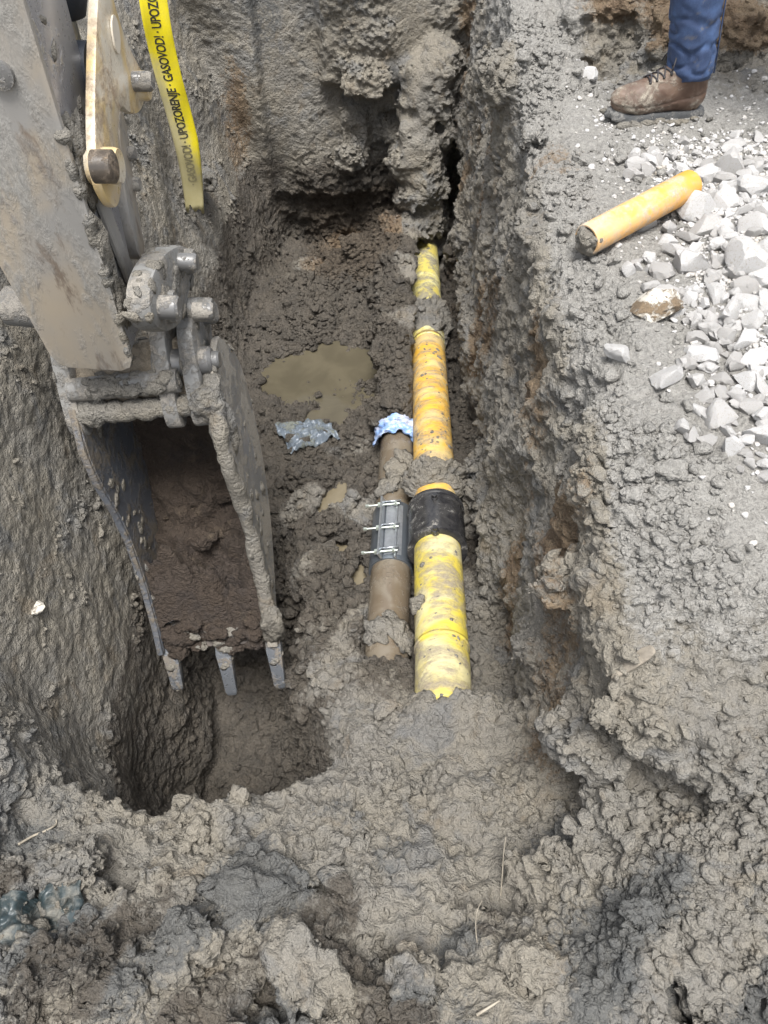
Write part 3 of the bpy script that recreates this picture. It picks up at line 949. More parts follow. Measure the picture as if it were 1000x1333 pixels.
# ---------------------------------------------------------------- water pipe with repair clamp
wp = empty("water_pipe", (float(wat(1.6)[0]), 1.6, float(wat(1.6)[1])),
           "brown muddy water pipe with a bolted steel repair clamp left of the gas pipe", "pipe")
add("pipe_section", bm_mesh("pipe_section", band_tube(wat, .95, 2.75, WAT_R)), M_WATER_PIPE, wp)
ya, yb = y_at(wat, 746), y_at(wat, 671)
bm = bmesh.new()
tube(bm, [Vector((float(wat(y)[0]), y, float(wat(y)[1]))) for y in (ya, ya, ya + .006, (ya + yb) / 2, yb - .006, yb, yb)],
     [WAT_R, WAT_R + .006, WAT_R + .0075, WAT_R + .0075, WAT_R + .0075, WAT_R + .006, WAT_R], 48, False)
rc = add("repair_clamp", hard(bm_mesh("repair_clamp", bm), 40), M_BAND, wp)
def wpt(y, ang, r):
    x, z = wat(y)
    return Vector((float(x) + math.sin(ang) * r, y, float(z) + math.cos(ang) * r))
RR = WAT_R + .0075
L_ = yb - ya
tan = lambda ang: Vector((math.cos(ang), 0, -math.sin(ang)))
# two lug plates, a bridge and the clamp bar
AN = -.42
for (a0, a1, h) in ((AN + .10, AN + .85, .004),):
    bm = bmesh.new()
    n = 8
    rows = []
    for i in range(n + 1):
        a = a0 + (a1 - a0) * i / n
        rows.append([wpt(ya + L_ * .08, a, RR + h), wpt(yb - L_ * .06, a, RR + h)])
    vs = [[bm.verts.new(p) for p in r] for r in rows]
    for i in range(n):
        bm.faces.new((vs[i][0], vs[i + 1][0], vs[i + 1][1], vs[i][1]))
    bmesh.ops.solidify(bm, geom=bm.faces[:], thickness=.004)
    add("bridge_plate", hard(bm_mesh("bridge_plate", bm), 40), plain("bright_plate", (.50, .52, .54), .4, .6, .08, 50), rc)
bm = bmesh.new()
up = Vector((math.sin(AN), 0, math.cos(AN)))
c0, c1 = wpt(ya + L_ * .02, AN, RR + .004), wpt(yb + L_ * .03, AN, RR + .004)
tt = tan(AN)
prism(bm, [c0 - tt * .004, c0 + tt * .004, c0 + tt * .004 + up * .032, c0 - tt * .004 + up * .032], c1 - c0)
bevel(bm, .0015, 1)
add("clamp_bar", bm_mesh("clamp_bar", bm, False), M_STEEL, rc)
AR = AN + .62
upr = Vector((math.sin(AR), 0, math.cos(AR)))
bm = bmesh.new()
c0, c1 = wpt(ya + L_ * .02, AR, RR + .003), wpt(yb, AR, RR + .003)
ttr = tan(AR)
prism(bm, [c0 - ttr * .003, c0 + ttr * .003, c0 + ttr * .003 + up * .012, c0 - ttr * .003 + up * .012], c1 - c0)
add("clamp_bar", bm_mesh("clamp_bar", bm, False), M_STEEL, rc)
for t in (.10, .50, .91):
    y = ya + L_ * t
    a = wpt(y, AN, RR + .020)
    dirv = Vector((-1, -.02, .0)).normalized()
    dirv = (-tan(AN + .28)).normalized()
    bm = bmesh.new()
    tube(bm, [a + dirv * .062, a - dirv * .062], .0042, 12)
    b = add("bolt", hard(bm_mesh("bolt", bm), 40), M_BOLT, rc)
    for d, rr, ln in ((.006, .0105, .012), (.052, .0065, .012), (-.052, .009, .009)):
        bm2 = bmesh.new()
        tube(bm2, [a + dirv * (d), a + dirv * (d + ln)], rr, 6)
        # nuts and bolt heads join their bolt's mesh
        m2 = bpy.data.meshes.new("tmp"); bm2.to_mesh(m2); bm2.free()
        m2.transform(Matrix.Translation(-(b.matrix_world.translation if False else Vector((0, 0, 0)))))
        bmx = bmesh.new(); bmx.from_mesh(b.data)
        w = rc.location + wp.location
        m2.transform(Matrix.Translation(-w))
        bmx.from_mesh(m2)
        bmesh.ops.recalc_face_normals(bmx, faces=bmx.faces)
        bmx.to_mesh(b.data); bmx.free(); bpy.data.meshes.remove(m2)
    # twin flat strap beside each bolt
    bm = bmesh.new()
    a2 = wpt(y + L_ * .06, AN, RR + .018)
    tube(bm, [a2 + dirv * .004, a2 - dirv * .066], .0034, 8)
    add("stud", bm_mesh("stud", bm), M_STEEL, rc)
for i, (py, a, r) in enumerate([(640, .3, (.05, .05, .018)), (650, -.5, (.05, .04, .014)), (628, -.1, (.04, .05, .012)), (832, .2, (.06, .05, .015)), (838, -.5, (.05, .05, .02)), (843, .8, (.04, .05, .02)), (612, .5, (.04, .05, .012))]):
    pipe_clump(wat, py, a, WAT_R, r, 60 + i, wp)

# ---------------------------------------------------------------- offcut of orange pipe
pa, pb = PZ(768, 292, .07), PZ(903, 226, .075)
da, db = drop(pa.x, pa.y).z, drop(pb.x, pb.y).z
def top_near(p):
    return max(drop(p.x + i * .02, p.y + j * .02).z for i in (-1, 0, 1) for j in (-1, 0, 1))
pa.z, pb.z = top_near(pa) + .034, top_near(pb) + .036
mid_ = (pa + pb) / 2
lift_ = max(0, max(top_near(pa.lerp(pb, t)) - pa.lerp(pb, t).z + .034 for t in (.2, .35, .5, .65, .8)))
pa.z += lift_; pb.z += lift_
ax = (pb - pa).normalized()
bm = bmesh.new()
ro, ri = .0385, .033
ra_ = tube(bm, [pa, pa + ax * .003, pb - ax * .003, pb], [ro - .002, ro, ro, ro - .002], 40, False)
rb_ = tube(bm, [pa, pb], [ri, ri], 40, False)
for A_, B_ in ((ra_[0], rb_[0]), (ra_[-1], rb_[-1])):
    for k in range(40):
        bm.faces.new((A_[k], A_[(k + 1) % 40], B_[(k + 1) % 40], B_[k]))
o = add("pipe_offcut", hard(bm_mesh("pipe_offcut", bm), 40), M_OFFCUT)
plug = lump_mesh("mud_plug", (.034, .034, .034), 888, 4, .4); plug.transform(Matrix.Translation(pa + ax * .012))
add("mud_plug", plug, M_CLOD, o)
tag(o, "short loose offcut of orange plastic pipe lying on the gravel", "pipe offcut")
M_GREASEPIN = mud_over('greasy_pin', (.05, .042, .035), (.26, .20, .14), .5, 16, .3, seed=36, soft=.15)

# ---------------------------------------------------------------- excavator: stick, linkage, bucket
ex_o = empty("excavator", (-.68, 1.53, -.1), "muddy cream excavator arm with a three toothed bucket reaching down into the trench", "excavator")
# stick: boxed section, vertical, tapering to the bucket pin
bm = bmesh.new()
sec = [(-.12, -.758, -.603, 1.452, 1.60), (.0, -.775, -.600, 1.450, 1.63), (.22, -.803, -.598, 1.450, 1.66), (.7, -.86, -.596, 1.450, 1.68), (1.9, -.95, -.59, 1.44, 1.72)]
rings = [[bm.verts.new(v) for v in ((xl, yf, z), (xr, yf, z), (xr, yk, z), (xl, yk, z))] for z, xl, xr, yf, yk in sec]
for a, b in zip(rings, rings[1:]):
    for k in range(4):
        bm.faces.new((a[k], a[(k + 1) % 4], b[(k + 1) % 4], b[k]))
bm.faces.new(rings[0][::-1]); bm.faces.new(rings[-1])
bevel(bm, .006, 2)
st = add("stick", hard(bm_mesh("stick", bm), 30), M_SIDE, ex_o)
# front face plate with rounded lower corners, standing proud of the box
pz = [(-.775, -.092), (-.762, -.118), (-.745, -.128), (-.622, -.138), (-.598, -.128), (-.588, -.105), (-.584, .22), (-.580, .7), (-.575, 1.9), (-.965, 1.9), (-.875, .7), (-.812, .22)]
bm = bmesh.new()
prism(bm, [(x, 1.447, z) for x, z in pz], (0, -.016, 0))
bevel(bm, .004, 2)
add("face_plate", hard(bm_mesh("face_plate", bm), 30), M_PAINT, st)
bm = bmesh.new()
c = P(2, 95, 1.332); c.y = 1.431
tube(bm, [c + Vector((0, .002, 0)), c + Vector((0, -.010, 0)), c + Vector((0, -.012, 0))], [.024, .024, .017], 28)
add("plug", hard(bm_mesh("plug", bm), 40), M_PIN, st)
bm = bmesh.new()
path, rad = [], []
for i in range(60):
    t = i / 59
    z = .42 - .53 * t
    w = mnoise.noise(Vector((t * 16, 0, 3)))
    path.append(Vector((-.590 - .004 * t + .004 * w, 1.440 + .012 * mnoise.noise(Vector((t * 11, 4, 0))), z)))
    rad.append(max(.002, .010 + .014 * w + .006 * mnoise.noise(Vector((t * 60, 1, 1)))))
tube(bm, path, rad, 12, True, lambda i, a: 1 + .4 * mnoise.noise(Vector((i * .5, math.cos(a), math.sin(a)))))
add("mud_crust", bm_mesh("mud_crust", bm), M_CLOD, st)
bm = bmesh.new()
tube(bm, [Vector((-.5925 + .003 * math.sin(i * 2.1), 1.4475, .42 + i * .012)) for i in range(120)], [.0045 + .0015 * math.sin(i * 1.9) for i in range(120)], 8)
add("weld_bead", bm_mesh("weld_bead", bm), M_SIDE, st)
# tan stiffener down the right side
bm = bmesh.new()
prism(bm, [(-.596, 1.50, .28), (-.596, 1.54, .30), (-.596, 1.62, -.06), (-.596, 1.57, -.10)], (.012, 0, 0))
bevel(bm, .003, 1)
add("stiffener", bm_mesh("stiffener", bm, False), M_PAINT, st)
# bucket pin and boss through the lower end
bm = bmesh.new()
tube(bm, [(-.90, 1.56, -.045), (-.895, 1.56, -.045), (-.77, 1.555, -.055), (-.765, 1.555, -.055)], [.038, .046, .046, .040], 28)
add("pin_boss", hard(bm_mesh("pin_boss", bm), 40), M_CAST, st)

def plate(name, px, X, th, mat, par, bev=.006, sm=2):
    pts = smooth_poly([PX(x, y, X) for x, y in px], sm) if sm else [PX(x, y, X) for x, y in px]
    bm = bmesh.new()
    prism(bm, pts, (-th, 0, 0))
    bevel(bm, bev, 2, 40)
    return add(name, hard(bm_mesh(name, bm), 35), mat, par)
LINK = [(138, -40), (150, 4), (160, 38), (172, 68), (184, 90), (191, 106), (189, 134), (181, 149), (168, 147), (160, 136), (156, 150), (154, 188), (160, 214), (159, 250), (153, 274),
        (142, 262), (131, 238), (125, 200), (124, 150), (125, 80), (127, 20), (130, -30)]
lk1 = plate("rocker_link", LINK, -.545, .020, M_LINK, ex_o, .005, 2)
me_l = lk1.data.copy(); me_l.transform(Matrix.Translation((-.21, 0, 0)))
lk2 = add("rocker_link", me_l, None, ex_o, loc=ex_o.location)
# long oval recess ring and pins on the near link
ov = [PX(x, y, -.5445) for x, y in ((146, 16), (152, 30), (155, 52), (154, 72), (149, 66), (145, 48), (143, 28))]
bm = bmesh.new()
ovs = smooth_poly(ov, 2)
prism(bm, ovs, (.004, 0, 0))
add("oval_boss", bm_mesh("oval_boss", bm, False), mud_over("oval_paint", (.62, .56, .46), (.45, .40, .33), .3, 20, .35, seed=33), lk1)
def pin(px, py, X, r, l, mat, par, name="pin", cap=.8):
    c = PX(px, py, X)
    bm = bmesh.new()
    tube(bm, [c - Vector((.03, 0, 0)), c + Vector((l * .7, 0, 0)), c + Vector((l, 0, 0))], [r, r, r * cap], 26)
    return add(name, hard(bm_mesh(name, bm), 40), mat, par)
pin(181, 112, -.545, .030, .022, M_LINK, lk1, "pin_boss", .9)
pin(186, 106, -.525, .020, .022, M_PIN, lk1)
pin(137, 216, -.545, .034, .030, M_LINK, lk1, "pin_boss", .92)
pin(143, 217, -.517, .030, .010, M_GREASEPIN, lk1, "grease_cap", .85)
# second long link from the rocker down to the bucket
cl = plate("connecting_link", [(155, 140), (164, 150), (172, 215), (180, 270), (191, 332), (182, 340), (170, 290), (160, 225)], -.60, .035, M_PAINT, ex_o, .005, 1)
for (x, y) in ((168, 200), (174, 240)):
    pin(x, y, -.60, .016, .016, M_PIN, cl, "nut")
me_l = cl.data.copy(); me_l.transform(Matrix.Translation((-.14, 0, 0)))
add("connecting_link", me_l, None, ex_o, loc=ex_o.location)
# hydraulic cylinder behind the stick
ca_, cb_ = Vector((-.665, 1.80, .36)), Vector((-.68, 1.92, 1.9))
bm = bmesh.new()
tube(bm, [ca_, ca_ + (cb_ - ca_) * .35], .028, 24)
cy = add("cylinder_rod", bm_mesh("cylinder_rod", bm), M_STEEL, ex_o)
bm = bmesh.new()
tube(bm, [ca_ + (cb_ - ca_) * .08, ca_ + (cb_ - ca_) * .10, cb_], [.05, .062, .062], 28)
add("cylinder_barrel", hard(bm_mesh("cylinder_barrel", bm), 40), M_DARK, ex_o)
bm = bmesh.new()
q0 = Vector((-.79, 1.70, .42))
tube(bm, [q0, q0 + Vector((.20, 0, 0))], .055, 28)
add("rod_eye", hard(bm_mesh("rod_eye", bm), 40), M_DARK, ex_o)

# bucket frame: origin at the hinge side of the mouth, axes across / down the mouth / into the bowl
BO, BT = P(200, 530, 2.05), P(285, 855, 2.48)
ea = (BT - BO); BL = ea.length; ea.normalize()
exv = Vector((1, 0, 0)); exv = (exv - ea * exv.dot(ea)).normalized()
eb = exv.cross(ea).normalized()
if eb.y < 0: eb = -eb
def BK(s, a, b):
    return BO + exv * s + ea * a + eb * b
HW = .192
bk = empty("bucket", BO); bk.parent = ex_o; bk.location = BO - ex_o.location
def addb(name, me, mat, par=bk):
    return add(name, me, mat, par)
back = [(-.07, .04), (-.09, .13), (-.05, .21), (.05, .28), (.20, .315), (.36, .31), (.52, .27), (.66, .19), (.76, .10), (.815, .025)]
backs = []
for i in range(len(back) - 1):
    p0, p1 = back[max(i - 1, 0)], back[i]
    p2, p3 = back[i + 1], back[min(i + 2, len(back) - 1)]
    for k in range(4):
        t = k / 4
        backs.append(tuple(.5 * (2 * p1[j] + (p2[j] - p0[j]) * t + (2 * p0[j] - 5 * p1[j] + 4 * p2[j] - p3[j]) * t * t + (3 * p1[j] - p0[j] - 3 * p2[j] + p3[j]) * t ** 3) for j in (0, 1)))
backs.append(back[-1])
# shell
bm = bmesh.new()
NS = 26
rows = []
for a, b in backs:
    row = []
    for k in range(NS + 1):
        s = -HW + .012 + (2 * HW - .024) * k / NS
        n = mnoise.noise(Vector((s * 9, a * 9, b * 9)))
        row.append(bm.verts.new(BK(s, a, b)))
    rows.append(row)
for r0, r1 in zip(rows, rows[1:]):
    for k in range(NS):
        bm.faces.new((r0[k], r0[k + 1], r1[k + 1], r1[k]))
bmesh.ops.solidify(bm, geom=bm.faces[:], thickness=.016)
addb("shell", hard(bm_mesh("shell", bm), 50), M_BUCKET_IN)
# mud caked inside: a lumpy sheet over the bowl, thickest above the lip
bm = bmesh.new()
NA, NSS = 90, 60
rows = []
aa = np.linspace(0, len(backs) - 1, NA)
for i in range(NA):
    u = aa[i]
    i0 = min(int(u), len(backs) - 2)
    t = u - i0
    a = backs[i0][0] * (1 - t) + backs[i0 + 1][0] * t
    b = backs[i0][1] * (1 - t) + backs[i0 + 1][1] * t
    cx_, cb = .38, .04
    da_, db_ = cx_ - a, cb - b
    ln = math.hypot(da_, db_)
    da_, db_ = da_ / ln, db_ / ln
    v = i / (NA - 1)
    row = []
    for k in range(NSS + 1):
        s = -HW + .014 + (2 * HW - .028) * k / NSS
        p = Vector((s, a, b))
        th = .012 + .10 * float(sstep(.62, .88, v)) * float(sstep(1.0, .93, v)) + .03 * float(sstep(.3, .6, v))
        w = 1 + 1.0 * mnoise.noise(p * 8) + .6 * mnoise.noise(p * 22 + Vector((3, 1, 2))) + .35 * mnoise.noise(p * 50)
        th = max(.006, (th + .012) * w) + .010 * mnoise.noise(p * 30 + Vector((7, 0, 0))) + .005 * mnoise.noise(p * 80)
        edge = min(1, (min(k, NSS - k) / 5))
        row.append(bm.verts.new(BK(s, a + da_ * th, b + db_ * th)))
    rows.append(row)
for r0, r1 in zip(rows, rows[1:]):
    for k in range(NSS):
        bm.faces.new((r0[k], r0[k + 1], r1[k + 1], r1[k]))
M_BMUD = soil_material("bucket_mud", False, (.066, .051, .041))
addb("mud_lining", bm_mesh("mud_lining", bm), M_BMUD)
for i in range(34):
    rd = random.Random(600 + i)
    sx_, aa_ = rd.uniform(-.15, .15), rd.uniform(.30, .80) ** .8
    bb_ = float(np.interp(aa_, [.2, .4, .5, .6, .7, .76], [.30, .29, .26, .20, .12, .07]))
    r_ = rd.uniform(.014, .046)
    me = lump_mesh("mud_clump", (r_, r_ * .85, r_ * .75), 620 + i, 4, .6, 1.0, .5)
    me.transform(Matrix.Translation(BK(sx_, aa_, bb_ - .02 - r_ * .6)))
    addb("mud_clump", me, M_BMUD)
# side plates, with the curved cutting edge
edge = [(-.16, .07), (-.13, .0), (-.04, -.065), (.07, -.085), (.19, -.060), (.30, -.012), (.42, .020), (.58, .030), (.74, .022), (.84, .005)]
side_out = edge + [(.85, .03), (.78, .085), (.68, .165), (.54, .265), (.38, .325), (.19, .33), (.03, .295), (-.07, .22), (-.115, .14)]
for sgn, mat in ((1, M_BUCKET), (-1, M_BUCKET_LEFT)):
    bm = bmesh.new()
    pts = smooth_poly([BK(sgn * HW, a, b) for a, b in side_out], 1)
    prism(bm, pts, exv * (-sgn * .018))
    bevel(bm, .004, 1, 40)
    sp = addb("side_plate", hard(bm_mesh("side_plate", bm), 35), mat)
    # cutter bar welded along the front edge, with a ragged coat of mud
    bm = bmesh.new()
    e2 = edge[2:]
    outer = [BK(sgn * (HW + .004), a, b - .006) for a, b in e2]
    inner = [BK(sgn * (HW + .004), a, b + (.055 if sgn > 0 else .022)) for a, b in e2][::-1]
    prism(bm, outer + inner, exv * (-sgn * (.034 if sgn > 0 else .020)))
    bevel(bm, .006, 2, 40)
    addb("side_cutter", hard(bm_mesh("side_cutter", bm), 35), mat, sp)
    bm = bmesh.new()
    path, rad = [], []
    for i in range(46):
        t = i / 45
        a = -.08 + .86 * t
        b = float(np.interp(a, [e[0] for e in edge], [e[1] for e in edge]))
        w = mnoise.noise(Vector((a * 14, sgn * 3, 0)))
        path.append(BK(sgn * (HW - .012 + .006 * w), a, b + .004 + .01 * w))
        rad.append(.012 + .012 * (w + .3 * mnoise.noise(Vector((a * 50, sgn, 2)))) + (.010 if sgn > 0 else 0))
    rad = [max(.004, r) for r in rad]
    tube(bm, path, rad, 12, True, lambda i, a: 1 + .35 * mnoise.noise(Vector((i * .35, math.cos(a), math.sin(a)))))
    if sgn > 0:
        addb("mud_crust", bm_mesh("mud_crust", bm), M_CLOD, sp)
    else:
        bm.free()
# lip and teeth
bm = bmesh.new()
prism(bm, [BK(-HW + .02, a, b) for a, b in ((.745, .075), (.745, .115), (.835, .040), (.835, .018))], exv * (2 * HW - .04))
bevel(bm, .004, 1)
addb("lip_plate", bm_mesh("lip_plate", bm, False), M_BUCKET_IN)
for s, ln in ((-.160, .125), (.012, .165), (.176, .150)):
    bm = bmesh.new()
    sects = [(.74, .024, .075, .085), (.82, .024, .030, .052), (.86, .025, .008, .046), (.865 + ln * .45, .021, .000, .034), (.86 + ln * .9, .020, -.006, .014), (.862 + ln, .014, -.004, .006)]
    rr = []
    for a, w, b0, b1 in sects:
        rr.append([bm.verts.new(BK(s + x, a, b)) for x, b in ((-w, b0), (w, b0), (w, b1), (-w, b1))])
    for r0, r1 in zip(rr, rr[1:]):
        for k in range(4):
            bm.faces.new((r0[k], r0[(k + 1) % 4], r1[(k + 1) % 4], r1[k]))
    bm.faces.new(rr[0][::-1]); bm.faces.new(rr[-1])
    bevel(bm, .006, 2)
    addb("tooth", hard(bm_mesh("tooth", bm), 40), M_TOOTH)
for i in range(40):
    rd = random.Random(660 + i)
    r_ = rd.uniform(.012, .028)
    me = lump_mesh("mud_clump", (r_ * 1.3, r_, r_ * .8), 680 + i, 4, .6, 1.0, .4)
    me.transform(Matrix.Translation(BK(rd.uniform(-.17, .17), rd.uniform(.75, .85), rd.uniform(.008, .045))))
    addb("mud_clump", me, M_BMUD if i % 3 else M_CLOD)
# hinge box above the mouth: top plate, hinge tube, front beam, two ears
bm = bmesh.new()
prism(bm, [BK(-HW + .0, a, b) for a, b in ((-.17, .02), (-.10, -.03), (-.03, -.028), (.02, .0), (.03, .035), (-.05, .07), (-.16, .12))], exv * (.30))
bevel(bm, .010, 2)
addb("hinge_block", hard(bm_mesh("hinge_block", bm), 35), mud_over("tan_mud", (.20, .165, .12), (.27, .23, .175), .6, 10, .7, seed=41, mscale=2))
bm = bmesh.new()
tube(bm, [BK(-HW + .01, -.085, -.052), BK(.10, -.085, -.052)], .030, 24)
addb("hinge_tube", hard(bm_mesh("hinge_tube", bm), 40), M_CAST)
bm = bmesh.new()
path = [BK(-HW + .03 + .28 * i / 24, -.015 + .012 * mnoise.noise(Vector((i * .4, 0, 0))), -.045) for i in range(25)]
tube(bm, path, [.028 + .010 * mnoise.noise(Vector((i * .7, 5, 0))) for i in range(25)], 14)
addb("mud_crust", bm_mesh("mud_crust", bm), M_CLOD)
EAR = [(-.24, .02), (-.20, -.035), (-.13, -.055), (-.06, -.065), (.0, -.075), (.045, -.06), (.05, -.01), (-.02, .06), (-.08, .13), (-.15, .18), (-.22, .17), (-.255, .10)]
for s in (.155, .085, -.17):
    bm = bmesh.new()
    prism(bm, smooth_poly([BK(s, a, b) for a, b in EAR], 2), exv * -.042)
    bevel(bm, .008, 2, 40)
    addb("ear", hard(bm_mesh("ear", bm), 35), M_CAST)
def bpin(s, a, b, r, l, mat=M_PIN, name="pin"):
    bm = bmesh.new()
    c = BK(s, a, b)
    tube(bm, [c - exv * .12, c + exv * l * .75, c + exv * l], [r, r, r * .8], 26)
    addb(name, hard(bm_mesh(name, bm), 40), mat)
bpin(.155, -.115, -.005, .036, .030)
bpin(.185, -.115, -.005, .022, .018)
bpin(.155, -.205, .115, .030, .035)
# cast coupler linking stick and bucket
cst = plate("coupler", [(196, 372), (205, 345), (221, 324), (241, 317), (251, 328), (255, 358), (247, 384), (240, 420), (222, 434), (203, 427), (196, 400)], -.485, .055, M_CAST, ex_o, .014, 2)
pin(219, 399, -.485, .036, .018, M_CAST, cst, "pin_boss", .94)
pin(222, 400, -.462, .026, .020, M_PIN, cst)
pin(243, 340, -.485, .030, .020, M_CAST, cst, "pin_boss", .9)
pin(246, 341, -.462, .021, .020, M_PIN, cst)
pin(262, 403, -.46, .030, .030, M_CAST, cst, "pin_boss", .9)
pin(268, 405, -.43, .021, .020, M_PIN, cst)
# clods stuck on the machine
for i, (p, r, par) in enumerate([(BK(.16, -.02, -.06), (.045, .035, .05), bk), (BK(.185, .08, -.02), (.03, .03, .07), bk), (BK(.19, .75, .0), (.035, .03, .08), bk), (BK(-.15, -.02, -.03), (.05, .04, .04), bk),
                                 (Vector((-.592, 1.50, .33)), (.02, .05, .09), ex_o), (Vector((-.592, 1.46, .18)), (.02, .03, .06), ex_o), (Vector((-.592, 1.47, .05)), (.018, .03, .08), ex_o)]):
    me = lump_mesh("mud_clump", r, 90 + i, 4, .5)
    me.transform(Matrix.Translation(p))
    add("mud_clump", me, M_CLOD, par)

rdm = random.Random(44)
def mud_patch(ob, n, seed, rmin=.008, rmax=.024, mat=None, side=None):
    """mud clinging to a casting: lumps bedded on its surface, one mesh"""
    rd = random.Random(seed)
    me0 = ob.data
    w = Vector((0, 0, 0)); p = ob
    while p:
        w += p.location; p = p.parent
    polys = [f for f in me0.polygons if f.area > 1e-7 and (side is None or f.normal.dot(side) > .2)]
    wts = [f.area for f in polys]
    bm = bmesh.new()
    for f in rd.choices(polys, wts, k=n):
        vs_ = [me0.vertices[i].co for i in f.vertices]
        a, b = rd.choice(vs_), rd.choice(vs_)
        c = f.center.lerp(a, rd.random() * .8).lerp(b, rd.random() * .4) + w
        r = rd.uniform(rmin, rmax)
        m = Matrix.Translation(c) @ Vector((0, 0, 1)).rotation_difference(f.normal).to_matrix().to_4x4() @ Matrix.Rotation(rd.uniform(0, 6), 4, 'Z') @ Matrix.Diagonal((r, r * rd.uniform(.5, 1), r * rd.uniform(.2, .4), 1))
        o = Vector((rd.random() * 50, 0, 0))
        for v in bmesh.ops.create_icosphere(bm, subdivisions=2, radius=1)['verts']:
            k = 1 + .45 * mnoise.noise(v.co * 1.4 + o) + .3 * mnoise.noise(v.co * 3.5 + o)
            v.co = m @ (v.co * k)
    q = add("mud_spatter", bm_mesh("mud_spatter", bm), mat or M_CLOD, ob if ob.parent == ex_o or ob == ex_o else ob.parent)
    tag(q, kind='stuff')
up_ = Vector((.4, -.6, .6))
mud_patch(cst, 46, 1, .006, .022, None, up_)
for o_ in [c for c in bk.children if c.name.startswith("ear")]:
    mud_patch(o_, 16, 2, .006, .02)
for o_ in [c for c in bk.children if c.name.startswith("hinge")]:
    mud_patch(o_, 40, 3, .006, .022, None, up_)
for o_ in [c for c in bk.children if c.name.startswith("side_plate")]:
    mud_patch(o_, 60, 5, .005, .022)
for o_ in [c for c in bk.children if c.name.startswith("tooth")]:
    mud_patch(o_, 14, 6, .005, .018)
mud_patch(st, 60, 7, .006, .02, None, Vector((1, 0, 0)))

for i, o_ in enumerate([c for c in gp.children if c.name.startswith("mud_collar")]):
    mud_patch(o_, 70, 30 + i, .006, .020)
for i, o_ in enumerate([c for c in wp.children if c.name.startswith("mud_clump")]):
    mud_patch(o_, 14, 40 + i, .004, .012)

# ---------------------------------------------------------------- warning tape
def tape_mat():
    m, nt, lk, bs = new_mat("tape_yellow")
    g = N(nt, "ShaderNodeNewGeometry")
    sp = N(nt, "ShaderNodeSeparateXYZ"); lk.new(g.outputs["Position"], sp.inputs[0])
    n = noise(nt, lk, g.outputs["Position"], 9, 5, .65, .5)
    n2 = noise(nt, lk, g.outputs["Position"], 45, 5, .7)
    s = mth(nt, lk, 'ADD', mth(nt, lk, 'MULTIPLY', sp.outputs[2], -1.0), mth(nt, lk, 'MULTIPLY', mth(nt, lk, 'SUBTRACT', n, .5), .55))
    s = mth(nt, lk, 'ADD', s, mth(nt, lk, 'MULTIPLY', sp.outputs[0], -4.0))
    low = ramp(nt, lk, s, 3.50, 3.80)
    c = mixc(nt, lk, ramp(nt, lk, n2, .35, .7), (.66, .545, .010), (.60, .50, .025))
    c = mixc(nt, lk, mth(nt, lk, 'MULTIPLY', low, .88), c, mixc(nt, lk, n2, (.30, .27, .16), (.40, .36, .25)))
    lk.new(c, bs.inputs["Base Color"])
    bs.inputs["Roughness"].default_value = .42
    return m
def tape_path(s):
    """s metres above the lower end -> centre, across vector, normal"""
    zb = -.715
    c = Vector((-.832 + .010 * math.sin(s * 7) , 3.24 + .012 * math.sin(s * 5 + 1), zb + s))
    if s > .88:
        t = s - .88
        a = min(t / .22, math.pi / 2)
        c = Vector((-.832 - .22 * (1 - math.cos(a)), 3.24, zb + .88 + .14 * math.sin(a)))
        if t / .22 > math.pi / 2:
            c.x -= (t - .22 * math.pi / 2)
            c.z -= .10 * min(1, (t - .22 * math.pi / 2) / .2)
    tw = .10 + .10 * math.sin(s * 3 + .5)
    w = Vector((math.cos(tw), math.sin(tw), 0))
    if s > .88:
        k = min(1, (s - .88) / .35)
        w = (w * (1 - k) + Vector((0, 1, 0)) * k).normalized()
    return c, w
def tape_pt(s, v, lift=0.0):
    c, w = tape_path(s)
    c2, _ = tape_path(s + .01)
    up = (c2 - c).normalized()
    n = w.cross(up).normalized()
    curl = -.010 * (1 - (v / .05) ** 2) * math.sin(s * 5 + 1) + .012 * mnoise.noise(Vector((s * 6, v * 20, 0)))
    return c + w * v + n * (lift - curl)
HWT = .050
bm = bmesh.new()
rows = []
for i in range(121):
    s = 1.75 * i / 120
    row = []
    for k in range(11):
        v = -HWT + 2 * HWT * k / 10 * (.80 + .20 * min(1, s / .3))
        s2 = s + (.05 * mnoise.noise(Vector((v * 60, 3, 0))) - .015 * k / 10 if i == 0 else 0)
        row.append(bm.verts.new(tape_pt(s2, v)))
    rows.append(row)
for r0, r1 in zip(rows, rows[1:]):
    for k in range(10):
        bm.faces.new((r0[k], r0[k + 1], r1[k + 1], r1[k]))
me = bm_mesh("warning_tape", bm)
tp = add("warning_tape", me, tape_mat())
tag(tp, "yellow gas warning tape with black lettering hanging down the trench wall", "warning tape")
sm = tp.modifiers.new("thickness", 'SOLIDIFY'); sm.thickness = .0006; sm.offset = -1
cu = bpy.data.curves.new("tape_text", 'FONT')
cu.body = "UPOZORENJE \u00b7 GASOVOD! \u00b7 " * 4
cu.size = .0505
cu.offset = .0011
cu.space_character = .94
cu.resolution_u = 3
tmp = bpy.data.objects.new("tape_text", cu)
COL.objects.link(tmp)
bpy.context.view_layer.update()
dg = bpy.context.evaluated_depsgraph_get()
tme = bpy.data.meshes.new_from_object(tmp.evaluated_get(dg))
bpy.data.objects.remove(tmp)
bmx = bmesh.new(); bmx.from_mesh(tme)
bmesh.ops.subdivide_edges(bmx, edges=[e for e in bmx.edges if e.calc_length() > .02], cuts=2)
per = .405
xmax = max(v.co.x for v in bmx.verts)
txl = xmax / 4.0
kill = []
for v in bmx.verts:
    s = .305 - per + v.co.x * (per / txl)
    v.co.z = s
    p = tape_pt(max(0.02, min(s, 1.7)), -(v.co.y - .0175) - .004, .0018)
    if s < .10 or s > 1.7: kill.append(v)
    v.co = p
